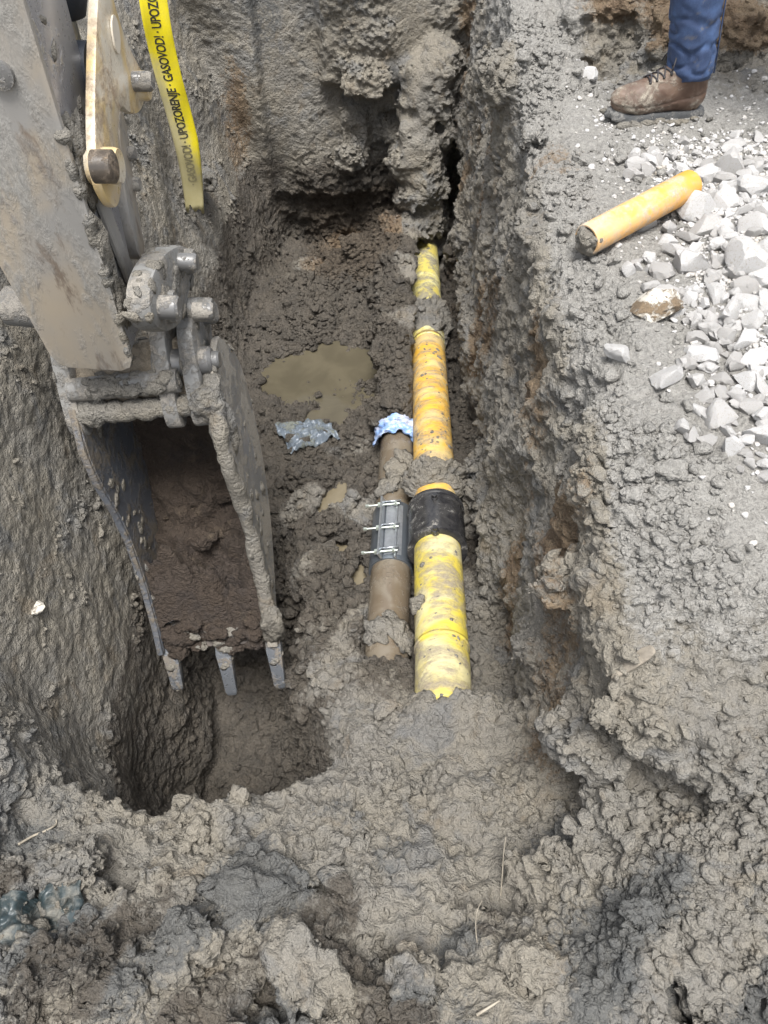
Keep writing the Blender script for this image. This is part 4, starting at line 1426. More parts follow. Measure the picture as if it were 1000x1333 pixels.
bmesh.ops.delete(bmx, geom=kill, context='VERTS')
me = bpy.data.meshes.new("lettering"); bmx.to_mesh(me); bmx.free()
me.materials.clear()
def ink():
    m, nt, lk, bs = new_mat("tape_ink")
    g = N(nt, "ShaderNodeNewGeometry")
    sp = N(nt, "ShaderNodeSeparateXYZ"); lk.new(g.outputs["Position"], sp.inputs[0])
    n = noise(nt, lk, g.outputs["Position"], 30, 5, .7)
    s = mth(nt, lk, 'ADD', mth(nt, lk, 'MULTIPLY', sp.outputs[2], -1.0), mth(nt, lk, 'MULTIPLY', mth(nt, lk, 'SUBTRACT', n, .5), .5))
    c = mixc(nt, lk, mth(nt, lk, 'MULTIPLY', ramp(nt, lk, s, .36, .52), .85), (.028, .026, .02), (.28, .25, .14))
    lk.new(c, bs.inputs["Base Color"]); bs.inputs["Roughness"].default_value = .5
    return m
add("lettering", me, ink(), tp)

# ---------------------------------------------------------------- water
def water_mat(name, c, rough=.04):
    m, nt, lk, bs = new_mat(name)
    g = N(nt, "ShaderNodeNewGeometry")
    n = noise(nt, lk, g.outputs["Position"], 5, 4, .6, .5)
    lk.new(mixc(nt, lk, ramp(nt, lk, n, .35, .65), tuple(v * .86 for v in c), tuple(v * 1.12 for v in c)), bs.inputs["Base Color"])
    bs.inputs["Roughness"].default_value = rough
    bs.inputs["IOR"].default_value = 1.33
    bump(nt, lk, noise(nt, lk, g.outputs["Position"], 28, 2, .5), bs, .03, .002)
    return m
M_WATER = water_mat("murky_water", (.085, .074, .050))
M_WATER2 = water_mat("thin_water", (.16, .135, .09), .03)
def pool(c, rx, ry, rot=0.0, mat=M_WATER, seed=0, n=40):
    bm = bmesh.new()
    vs = []
    for k in range(n):
        a = 2 * math.pi * k / n
        r = 1 + .22 * mnoise.noise(Vector((math.cos(a) * 1.5, math.sin(a) * 1.5, seed)))
        x, y = rx * r * math.cos(a), ry * r * math.sin(a)
        vs.append(bm.verts.new((c[0] + x * math.cos(rot) - y * math.sin(rot), c[1] + x * math.sin(rot) + y * math.cos(rot), c[2])))
    bm.faces.new(vs)
    bmesh.ops.recalc_face_normals(bm, faces=bm.faces)
    for f in bm.faces:
        if f.normal.z < 0: f.normal_flip()
    o = add("water", bm_mesh("water", bm, False, False), mat)
    tag(o, kind='structure')
    return o
pool((-.30, 2.90, -1.425), .34, .46, 0, M_WATER, 1)
for (c, rx, ry, rot, sd) in PUDDLES:
    pool(c, rx, ry, rot, M_WATER2, sd, 24)

# ---------------------------------------------------------------- plastic sheets and rags
def crumple(name, cpx, size, rot, amp, seed, mat, nx=46, ny=46, lift=.01, fold=9.0):
    loc, no = hit(*cpx)
    bm = bmesh.new()
    rows = []
    for i in range(nx + 1):
        row = []
        for j in range(ny + 1):
            u, v = (i / nx - .5), (j / ny - .5)
            e = 1 + .35 * mnoise.noise(Vector((math.atan2(v, u) * 1.3, seed, 0)))
            x, y = u * size[0] * e, v * size[1] * e
            p = Vector((u * fold, v * fold, seed * 3.1))
            q = p + Vector((mnoise.noise(p * .6), mnoise.noise(p * .6 + Vector((9, 0, 0))), 0)) * 1.2
            h = amp * (1 - abs(mnoise.noise(q * .55)) * 2.4) + amp * .55 * (1 - abs(mnoise.noise(q * 1.35 + Vector((4, 4, 0)))) * 2.4)
            xx = x * math.cos(rot) - y * math.sin(rot) + amp * .8 * mnoise.noise(q * .9 + Vector((1, 7, 0)))
            yy = x * math.sin(rot) + y * math.cos(rot) + amp * .8 * mnoise.noise(q * .9 + Vector((5, 2, 0)))
            g = drop(loc.x + xx, loc.y + yy, loc.z + .12)
            gz = min(g.z, loc.z + .07)
            gz = max(gz, loc.z - .07)
            row.append(bm.verts.new((loc.x + xx, loc.y + yy, gz + lift + max(-.004, h))))
        rows.append(row)
    for a, b in zip(rows, rows[1:]):
        for k in range(ny):
            bm.faces.new((a[k], b[k], b[k + 1], a[k + 1]))
    o = add(name, bm_mesh(name, bm), mat)
    s = o.modifiers.new("thickness", 'SOLIDIFY'); s.thickness = .0008
    return o
M_SHEET = mud_over("grey_plastic", (.13, .155, .185), (.15, .16, .14), .55, 12, .28, seed=50)
M_DARKSHEET = mud_over("dark_plastic", (.016, .030, .036), (.17, .165, .145), .56, 8, .4, seed=52, soft=.15)
M_RAG = mud_over("blue_white_plastic", (.40, .44, .56), (.27, .25, .24), .20, 16, .32, seed=54, base2=(.20, .34, .62))
o = crumple("plastic_sheet", (402, 566), (.23, .17), .5, .020, 4, M_SHEET, fold=3.0)
tag(o, "crumpled grey plastic sheet half sunk in mud at the edge of the puddle", "plastic sheet")
o = crumple("plastic_sheet", (62, 1212), (.19, .12), .35, .014, 9, M_DARKSHEET, lift=.005, fold=2.6)
tag(o, "dark blue green plastic scrap crushed between the near clods at lower left", "plastic scrap")
# rag wrapped over the water pipe where the mud begins
bm = bmesh.new()
rows = []
yr = y_at(wat, 571)
for i in range(37):
    a = -1.75 + 3.3 * i / 36
    row = []
    for j in range(31):
        v = (j / 30 - .5)
        q = Vector((a * 2.3, v * 6, 3.3))
        r = WAT_R + .006 + .020 * (1 - abs(mnoise.noise(q)) * 2.2) + .010 * (1 - abs(mnoise.noise(q * 2.3)) * 2.2)
        yy = yr + v * (.11 + .05 * mnoise.noise(Vector((a * 2, 8, 1)))) - .05 * max(0, a - .6) + .012 * mnoise.noise(q * 1.7)
        row.append(bm.verts.new(wpt(yy, a, max(WAT_R + .003, r))))
    rows.append(row)
for a, b in zip(rows, rows[1:]):
    for k in range(30):
        bm.faces.new((a[k], b[k], b[k + 1], a[k + 1]))
o = add("plastic_rag", bm_mesh("plastic_rag", bm), M_RAG)
s = o.modifiers.new("thickness", 'SOLIDIFY'); s.thickness = .0008
tag(o, "wrinkled blue and white plastic rag wrapped over the brown water pipe", "plastic rag")

# ---------------------------------------------------------------- stones
def stone_mat():
    m, nt, lk, bs = new_mat("limestone")
    tc = N(nt, "ShaderNodeTexCoord")
    oi = N(nt, "ShaderNodeObjectInfo")
    ad = N(nt, "ShaderNodeVectorMath"); ad.operation = 'ADD'
    lk.new(tc.outputs["Object"], ad.inputs[0])
    sc_ = N(nt, "ShaderNodeVectorMath"); sc_.operation = 'SCALE'
    sc_.inputs[0].default_value = (7.1, 3.3, 5.7)
    lk.new(oi.outputs["Random"], sc_.inputs["Scale"])
    lk.new(sc_.outputs[0], ad.inputs[1])
    co = ad.outputs[0]
    n1 = noise(nt, lk, co, 20, 5, .65, .4)
    n2 = noise(nt, lk, co, 110, 5, .7)
    n3 = noise(nt, lk, co, 11, 4, .6, .5)
    c = mixc(nt, lk, oi.outputs["Random"], (.38, .37, .36), (.62, .615, .61))
    c = mixc(nt, lk, mth(nt, lk, 'MULTIPLY', ramp(nt, lk, n1, .48, .66), .55), c, (.42, .38, .32))
    c = mixc(nt, lk, mth(nt, lk, 'MULTIPLY', ramp(nt, lk, n3, .56, .66), .6), c, (.34, .30, .245))
    c = mixc(nt, lk, mth(nt, lk, 'MULTIPLY', ramp(nt, lk, n2, .58, .70), .4), c, (.30, .28, .25))
    lk.new(c, bs.inputs["Base Color"])
    bs.inputs["Roughness"].default_value = .88
    h = mth(nt, lk, 'ADD', mth(nt, lk, 'MULTIPLY', n1, .7), mth(nt, lk, 'MULTIPLY', n2, .5))
    bump(nt, lk, h, bs, .8, .008)
    return m
M_STONE = stone_mat()
M_STONE_SOIL = mud_over("soil_covered_stone", (.52, .49, .43), (.165, .12, .075), .55, 12, .85, seed=60, mscale=3)
SPROTO = []
for k in range(14):
    rd = random.Random(500 + k)
    me = lump_mesh("stone", (1, rd.uniform(.68, .95), rd.uniform(.55, .8)), 200 + k, 3, .34, 1.0, .97, rd.choice((7, 9, 12)), .42, .80)
    me.materials.append(M_STONE)
    hard(me, 24)
    SPROTO.append(me)
def stone(px, py, w, k, name="crushed_stone", rz=None, sink=.40, label=None, group=None, mat=None, sq=1.0):
    loc, no = hit(px, py)
    d = (loc - Vector(CAM)).dot(Vector(FW))
    r = .64 * w * d / FPX
    return stone_at(loc, r, k, name, rz, sink, label, group, mat, sq)
def stone_at(loc, r, k, name="crushed_stone", rz=None, sink=.30, label=None, group=None, mat=None, sq=1.0):
    me = SPROTO[k % len(SPROTO)]
    if mat:
        me = me.copy(); me.materials.clear(); me.materials.append(mat)
    o = bpy.data.objects.new(name, me)
    COL.objects.link(o)
    o.scale = (r, r * sq, r)
    o.rotation_euler = (rndm.uniform(-.35, .35), rndm.uniform(-.35, .35), rndm.uniform(0, 6.28) if rz is None else rz)
    o.location = loc + Vector((0, 0, r * (.62 - sink)))
    tag(o, label, "stone", group)
    return o
SPECIAL = [
    (902, 278, 50, 0, "large pale pitted stone touching the lower side of the orange offcut", 1.0),
    (898, 350, 46, 1, "rounded white stone in the middle of the gravel below the offcut", 1.0),
    (958, 345, 66, 2, "largest white block of stone near the right edge of the gravel", .8),
    (850, 408, 56, 3, "stone with brown earth clinging to its front at the gravel's left edge", .9),
    (867, 497, 40, 4, "round pale stone lying alone on smooth mud left of the gravel", 1.0),
    (806, 463, 34, 5, "pale stone half buried in the mud at the bank, apart from the gravel", .9),
    (935, 546, 58, 6, "long white stone lying slanted at the lower end of the gravel", .62),
    (887, 560, 28, 7, "small white stone at the lower left tip of the gravel spread", .8),
    (831, 297, 38, 8, "pale square stone tucked under the near half of the orange offcut", .9),
    (765, 98, 24, 9, "small white stone on the soil left of the boot", .9),
    (991, 573, 44, 10, "pale block cut by the right edge at the bottom of the gravel", .9),
    (978, 249, 46, 11, "pale notched stone right of the offcut near the frame edge", .9),
]
for px, py, w, k, lab, sq in SPECIAL:
    rz = 0.55 if w == 58 and py > 500 else None
    stone(px, py, w, k, label=lab, group="crushed stones beside the trench", sq=sq, rz=rz, mat=M_STONE_SOIL if py == 408 else None)
GL = "tiny pale stone chip filling the gaps between larger stones in the gravel"
MED = [(951, 220, 36), (920, 231, 26), (946, 238, 30), (943, 267, 34), (968, 276, 24), (991, 279, 32), (915, 302, 46), (938, 300, 28), (978, 299, 40), (850, 279, 28), (822, 233, 26), (845, 213, 26),
       (842, 226, 22), (882, 333, 34), (817, 355, 22), (862, 358, 26), (846, 375, 24), (925, 365, 26), (869, 385, 26), (885, 385, 20), (905, 381, 28), (931, 388, 30), (968, 378, 30), (971, 398, 34),
       (948, 411, 36), (925, 431, 30), (978, 424, 36), (968, 447, 36), (945, 441, 28), (905, 444, 26), (915, 464, 36), (955, 474, 24), (981, 470, 32), (938, 497, 28), (971, 497, 36), (905, 500, 30),
       (974, 533, 28), (918, 576, 26), (948, 566, 24), (991, 543, 30), (951, 586, 34), (968, 576, 28), (997, 609, 26), (996, 365, 44), (998, 330, 34), (935, 320, 28), (895, 312, 26), (868, 318, 22),
       (930, 455, 24), (960, 520, 26), (988, 508, 30), (945, 250, 24), (925, 262, 20), (965, 232, 28), (985, 225, 30), (900, 415, 24), (880, 410, 20), (992, 395, 30), (960, 360, 24), (930, 345, 22)]
MARKS = [(768, 300, "open near end of the orange offcut"), (905, 222, "far end of the orange offcut"), (902, 278, "large pitted stone below the offcut"), (898, 350, "rounded white stone below the offcut"),
         (958, 345, "largest white block"), (850, 408, "earth covered stone"), (867, 497, "round stone lying alone on mud"), (935, 546, "long slanted white stone"), (978, 249, "notched stone right of the offcut"),
         (991, 573, "pale block cut by the right edge")]
SIDES = ["right of", "below right of", "below", "below left of", "left of", "above left of", "above", "above right of"]
ORD = ["nearest stone", "second stone out", "third stone out", "fourth stone out", "fifth stone out", "sixth stone out", "seventh stone out", "eighth stone out"]
slots = {}
for i, (px, py, w) in enumerate(MED):
    dd, mx, my, nm = min((math.hypot(px - a, py - b), a, b, n) for a, b, n in MARKS)
    sd = SIDES[int(round(math.atan2(py - my, px - mx) / (math.pi / 4))) % 8]
    slots.setdefault((sd, nm), []).append((dd, i))
MLAB = {}
for (sd, nm), lst in slots.items():
    for k, (dd, i) in enumerate(sorted(lst)):
        MLAB[i] = "pale crushed stone, %s %s the %s" % (ORD[k], sd, nm)
for i, (px, py, w) in enumerate(MED):
    stone(px, py, w * rndm.uniform(.9, 1.12), i, label=MLAB[i], group="crushed stones beside the trench", sq=rndm.uniform(.75, 1.0))
poly = [(800, 205), (860, 190), (940, 175), (1040, 165), (1060, 640), (985, 625), (940, 600), (890, 575), (900, 520), (880, 470), (895, 440), (860, 415), (835, 385), (820, 340), (850, 320), (930, 240), (820, 240)]
def in_poly(x, y, pl):
    c = False
    j = len(pl) - 1
    for i in range(len(pl)):
        if (pl[i][1] > y) != (pl[j][1] > y) and x < (pl[j][0] - pl[i][0]) * (y - pl[i][1]) / (pl[j][1] - pl[i][1]) + pl[i][0]:
            c = not c
        j = i
    return c
cnt = 0
while cnt < 215:
    px, py = rndm.uniform(800, 1060), rndm.uniform(165, 640)
    if in_poly(px, py, poly):
        cnt += 1
        stone(px, py, rndm.uniform(12, 24), cnt, label=GL, group="stone chips in the gravel", sq=rndm.uniform(.7, 1.0), sink=.35)
o = stone(48, 793, 20, 4, label="single brownish stone stuck in the smooth left trench wall", mat=M_STONE_SOIL, sink=.5)

# loose crumbs and grit: uncountable, one mesh each
def templates(n, sub, seed0, fac=.0, rough=.45, cuts=7, lo=.35, hi=.75):
    out = []
    for k in range(n):
        me = lump_mesh("tmp", (1, .85, .7), seed0 + k, sub, rough, 1.0, fac, cuts, lo, hi)
        c = np.empty(len(me.vertices) * 3, np.float32); me.vertices.foreach_get("co", c)
        f = np.empty(len(me.polygons) * 3, np.int32); me.polygons.foreach_get("vertices", f)
        out.append((c.reshape(-1, 3), f.reshape(-1, 3)))
        bpy.data.meshes.remove(me)
    return out
def scatter(name, pts, rads, tmpl, mat, sink=.2, smooth=True):
    vs, fs, base = [], [], 0
    for p, r in zip(pts, rads):
        c, f = tmpl[rndm.randrange(len(tmpl))]
        a, b = rndm.uniform(0, 6.28), rndm.uniform(-.6, .6)
        R_ = np.array([[math.cos(a), -math.sin(a), 0], [math.sin(a), math.cos(a), 0], [0, 0, 1]], np.float32) @ \
            np.array([[1, 0, 0], [0, math.cos(b), -math.sin(b)], [0, math.sin(b), math.cos(b)]], np.float32)
        vs.append(c @ R_.T * r + p + np.array([0, 0, r * (.5 - sink)], np.float32))
        fs.append(f + base)
        base += len(c)
    me = np_mesh(name, np.concatenate(vs), np.concatenate(fs), smooth)
    me.materials.append(mat)
    if mat is M_SOIL:
        paint(me, np.concatenate(vs))
    o = bpy.data.objects.new(name, me)
    COL.objects.link(o)
    tag(o, kind='stuff')
    return o
pix = co - CAM.astype(np.float32)
dep = pix @ FW.astype(np.float32)
sx = 500 + FPX * pix[:, 0] / dep
sy = 666.5 - FPX * (pix @ UP.astype(np.float32)) / dep
nz = nrm[:, 2]
vis = ~inpool & (dep > .3) & (sx > -60) & (sx < 1060) & (sy > -60) & (sy < 1400) & (nz > .25)
clus = sstep(-.15, .3, perlin(co, .28, 51.0))
smoothleft = sstep(-.5, -.62, co[:, 0]) * sstep(.6, .8, co[:, 1])
flat = sstep(.5, .6, co[:, 0]) * sstep(.72, .95, co[:, 1])
wgt = vis * (.12 + clus) * (1 - .6 * smoothleft) * (1 - .75 * flat) * (.3 + .7 * sstep(2.0, .8, dep) + .9 * (co[:, 2] < -1.0) * (co[:, 0] > -.4))
wgt[np.abs(co[:, 0] - gas(co[:, 1])[0]) < .10] = 0
wgt[(co[:, 0] < -.3) & (co[:, 0] > -.75) & (co[:, 1] > .9) & (co[:, 1] < 2)] *= .2
wgt = wgt / wgt.sum()
ids = RNG.choice(len(co), 52000, replace=False, p=wgt)
rads = np.clip(.0042 * np.exp(RNG.normal(.25, .62, len(ids))), .003, .022) * (1 + .7 * (co[ids, 2] < -1.0) * (RNG.random(len(ids)) < .4))
T2, T1 = templates(12, 2, 700, 1.0, .6), templates(10, 1, 800, .9, .6)
big = rads > .0065
scatter("soil_crumbs", co[ids[big]], rads[big], T2, M_SOIL, .25, False)
scatter("soil_crumbs", co[ids[~big]], rads[~big], T1, M_SOIL, .2, False)
clus2 = sstep(-.05, .35, perlin(co, .20, 71.0))
wc = vis * clus2 * (1 - .95 * smoothleft) * (1 - .93 * flat) * (.5 + .5 * sstep(2.2, 1.0, dep)) * (np.abs(co[:, 0] - gas(co[:, 1])[0]) > .13) * (co[:, 1] < 3.9)
wc[(np.abs(co[:, 0] - wat(co[:, 1])[0]) < .12) & (co[:, 1] < 2.5) & (co[:, 1] > 1.15)] = 0
wc[(co[:, 0] < -.25) & (co[:, 1] > 1.3) & (co[:, 1] < 2)] *= .15
wc[(co[:, 0] > .36) & (co[:, 1] > .7)] *= .4
wc /= wc.sum()
ids = RNG.choice(len(co), 480, replace=False, p=wc)
rads = np.clip(.014 * np.exp(RNG.normal(.1, .45, len(ids))), .009, .042)
scatter("soil_clods", co[ids], rads, templates(14, 3, 730, 1.0, .6, 9, .38, .78), M_SOIL, .3, False)
w2 = vis * np.array(sstep(.70, .85, co[:, 0]) * sstep(.9, 1.1, co[:, 1]) * sstep(2.45, 2.2, co[:, 1]))
w2 = w2 + vis * .12 * sstep(.55, .7, co[:, 0]) * sstep(.8, 1.1, co[:, 1]) * sstep(2.9, 2.5, co[:, 1])
w2 /= w2.sum()
ids = RNG.choice(len(co), 5200, replace=False, p=w2)
rads = np.clip(.0045 * np.exp(RNG.normal(0.1, .5, len(ids))), .002, .012)
scatter("gravel", co[ids], rads, templates(8, 2, 900, .9, .3), M_STONE, .25, False)

# ---------------------------------------------------------------- clods one can pick out
def clod(px, py, r, seed, label, rot=(0, 0, 0), rough=.6, sink=.55, mat=None, fac=.6):
    loc, no = hit(px, py)
    me = lump_mesh("soil_clod", r, seed, 5, rough, 1.0, fac)
    c_ = np.empty(len(me.vertices) * 3, np.float32); me.vertices.foreach_get("co", c_); c_ = c_.reshape(-1, 3)
    n_ = np.empty(len(me.vertices) * 3, np.float32); me.vertices.foreach_get("normal", n_); n_ = n_.reshape(-1, 3)
    cs = c_ + seed
    g1, g2 = worley(cs + .01 * np.stack([perlin(cs, .03), perlin(cs, .03, 5.), perlin(cs, .03, 9.)], 1), .035)
    c_ = c_ + n_ * (.012 * np.clip(facets(cs, .06, 3.), -1, 1) + .007 * np.clip(facets(cs, .024, 5.), -1, 1) + .004 * (np.clip((g2 - g1) * 2, 0, 1) - .5) + .010 * perlin(cs, .03) + .006 * perlin(cs, .015, 3.) + .003 * perlin(cs, .008, 7.))[:, None]
    from mathutils import Euler
    R_ = np.array(Euler(rot).to_matrix(), np.float32)
    c_ = c_ @ R_.T
    me.vertices.foreach_set("co", c_.astype(np.float32).ravel())
    L0 = loc + Vector((0, 0, r[2] * (.6 - sink)))
    paint(me, c_ + np.array(L0, np.float32))
    me.update()
    o = add("soil_clod", me, mat or M_SOIL, None, L0)
    return tag(o, label, "soil clod", "loose soil clods")
M_CLOD_DARK = soil_material("dark_clod_soil", False, (.135, .132, .125))
CLODS = [(905, 1262, (.055, .105, .05), 301, "long dark clod leaning in the hollow at lower right", (.2, .1, .5), M_CLOD_DARK),
         (322, 1172, (.105, .10, .085), 302, "biggest grey clod in the foreground with a steep broken side", (.1, .3, .4), None),
         (395, 1255, (.08, .07, .055), 303, "grey clod resting against the near side of the biggest clod", (0, .2, 1.1), None),
         (235, 1235, (.06, .055, .045), 304, "knobbly dark clod left of the biggest foreground clod", (.2, 0, 2.0), M_CLOD_DARK),
         (252, 1080, (.045, .04, .032), 305, "fist sized clod on the near rim of the pit", (0, 0, .4), None),
         (100, 1130, (.055, .05, .04), 306, "lumpy clod at lower left above the dark plastic scrap", (.3, 0, .2), None),
         (560, 1025, (.04, .035, .028), 307, "small clod on the slope right below the yellow pipe's buried end", (0, 0, 1.2), None),
         (720, 1120, (.05, .045, .035), 308, "clod below the right bank beside the dry stem", (.1, .2, .9), M_CLOD_DARK),
         (690, 1255, (.06, .05, .042), 309, "dark clod in the middle of the bottom foreground", (.1, .1, .1), M_CLOD_DARK),
         (540, 1285, (.07, .055, .045), 310, "blue grey clod at the bottom edge left of centre", (.2, .1, 1.4), M_CLOD_DARK),
         (845, 1195, (.05, .045, .035), 311, "brown tinged clod on the lower right slope", (.1, .0, .6), None),
         (150, 1300, (.07, .06, .045), 312, "pale clod at the bottom edge on the left", (0, .1, .3), None),
         (960, 1050, (.05, .045, .03), 313, "flat pale clod near the right edge of the bank", (0, .1, .9), None),
         (800, 930, (.045, .04, .03), 314, "clod on the bank below the wooden splinter", (0, .1, 1.9), None),
         (700, 180, (.06, .05, .04), 315, "clod on the bank edge left of the boot", (0, .1, .9), None)]
for px, py, r, sd, lab, rot, mt in CLODS:
    clod(px, py, r, sd, lab, rot, mat=None)

# ---------------------------------------------------------------- splinter, stems, roots
M_WOOD = plain("grey_wood", (.20, .175, .14), .8, 0, .25, 60, bmp=.4)
M_STEM = plain("dry_stem", (.27, .24, .19), .8, 0, .2, 60)
a, b = hit(792, 890)[0], hit(846, 853)[0]
dv = (b - a)
sd_ = dv.cross(Vector((0, 0, 1))).normalized()
bm = bmesh.new()
rr = []
for t, w, h in ((0, .002, .003), (.15, .007, .006), (.45, .011, .009), (.8, .013, .010), (1, .009, .006)):
    c = a + dv * t + Vector((0, 0, .022 + .001 * math.sin(t * 9)))
    rr.append([bm.verts.new(c + sd_ * w * .8 + Vector((0, 0, -h))), bm.verts.new(c + sd_ * w + Vector((0, 0, h * .6))), bm.verts.new(c + Vector((0, 0, h))), bm.verts.new(c - sd_ * w + Vector((0, 0, h * .3))), bm.verts.new(c - sd_ * w * .7 + Vector((0, 0, -h)))])
for r0, r1 in zip(rr, rr[1:]):
    for k in range(5):
        bm.faces.new((r0[k], r0[(k + 1) % 5], r1[(k + 1) % 5], r1[k]))
bm.faces.new(rr[0][::-1]); bm.faces.new(rr[-1])
bevel(bm, .0015, 1)
tag(add("wood_splinter", hard(bm_mesh("wood_splinter", bm), 30), M_WOOD), "pointed grey wooden splinter lying on the right bank", "splinter")
def stem(name, p, rad, label, lift=.004, up=None, cat="dry stem"):
    pts = []
    for i, (x, y) in enumerate(p):
        l = hit(x, y)[0]
        pts.append(l + Vector((0, 0, lift)))
    if up:
        base = pts[0]
        pts = [base + Vector(u) for u in up]
    # smooth the path
    for _ in range(2):
        o = [pts[0]]
        for u, v in zip(pts, pts[1:]):
            o += [u * .75 + v * .25, u * .25 + v * .75]
        pts = o + [pts[-1]]
    n = len(pts)
    bm = bmesh.new()
    tube(bm, pts, [rad * (1 - .55 * i / n) for i in range(n)], 7)
    return tag(add(name, bm_mesh(name, bm), M_STEM), label, cat)
stem("dry_stem", [(652, 1168)], .0016, "thin pale dry stem standing upright in the near soil", up=[(0, 0, -.01), (.001, .03, .04), (.0, .055, .085), (.002, .075, .125)])
stem("dry_stem", [(622, 1228)], .0013, "short curved dry stem just left of the upright stem's foot", up=[(0, 0, -.01), (-.006, .02, .03), (-.004, .04, .06), (.004, .05, .075)])
stem("root", [(25, 1100), (45, 1088), (62, 1082), (75, 1074), (74, 1068)], .003, "pale forked root lying on the lumpy soil at far lower left", cat="root")
stem("root", [(700, 952), (716, 940), (735, 938)], .0018, "fine pale root poking from the right bank below the splinter", cat="root")
stem("dry_stem", [(620, 1322), (636, 1312), (650, 1303)], .0028, "short pale straw at the very bottom of the foreground")
stem("root", [(55, 1185), (85, 1150), (92, 1128), (86, 1118)], .0018, "thin curled root above the dark plastic scrap", cat="root")

# ---------------------------------------------------------------- person at the edge of the bank
g0 = drop(.86, 2.53).z
per_o = empty("person", (.97, 2.54, g0), "person in blue jeans and brown lace up boots standing at the trench edge", "person")
def local_nets(fn, lo, hi, h):
    g = [np.arange(lo[k], hi[k], h, dtype=np.float32) for k in range(3)]
    global xs, ys, zs
    sv = (xs, ys, zs)
    xs, ys, zs = g
    G_ = np.stack(np.meshgrid(*g, indexing='ij'), -1).reshape(-1, 3)
    c_, q_ = surface_nets((-fn(G_)).reshape(len(g[0]), len(g[1]), len(g[2])).astype(np.float32))
    xs, ys, zs = sv
    return c_, q_
def cap1(p, a, b, r0, r1):
    return capsule(p, a, b, r0, r1)
def boot_field(p):
    d = ellip(p, (.232, 0, .060), (.068, .050, .044))
    d = smin(d, cap1(p, (.05, 0, .062), (.20, 0, .058), .041, .044), .02)
    d = smin(d, cap1(p, (.075, 0, .125), (.19, 0, .072), .044, .036), .025)
    d = smin(d, ellip(p, (.048, 0, .075), (.050, .040, .062)), .02)
    d = smin(d, cap1(p, (.068, 0, .12), (.066, 0, .185), .047, .050), .025)
    d = d + .004 * perlin(p, .05, 3.0) * sstep(.08, .14, p[:, 0]) + .0018 * perlin(p, .018, 8.0)
    # seam lines
    d = d + .0028 * np.exp(-((p[:, 2] - (.052 + .16 * np.clip(.17 - p[:, 0], 0, 1))) / .0026) ** 2)
    d = d + .0026 * np.exp(-((p[:, 0] - .205 + .5 * np.abs(p[:, 1])) / .0026) ** 2) * (p[:, 2] > .04)
    d = d + .0026 * np.exp(-((p[:, 0] - .062 - .35 * (p[:, 2] - .1)) / .0026) ** 2)
    d = d - .004 * sstep(.036, .030, np.abs(p[:, 1])) * sstep(.10, .11, p[:, 0]) * sstep(.205, .195, p[:, 0]) * sstep(.07, .08, p[:, 2])
    d = smax(d, p[:, 2] - .178, .008)
    return smax(d, .022 - p[:, 2], .004)
bc, bq = local_nets(boot_field, (-.03, -.08, .0), (.33, .08, .22), .0038)
M_LEATHER = mud_over("brown_leather", (.072, .040, .026), (.30, .265, .215), .52, 13, .6, seed=70, soft=.14, base2=(.115, .068, .044))
M_SOLE = mud_over("muddy_sole", (.06, .063, .066), (.19, .185, .175), .50, 18, .8, seed=72)
M_LACE = plain("dark_lace", (.035, .032, .036), .7, 0, .2, 60)
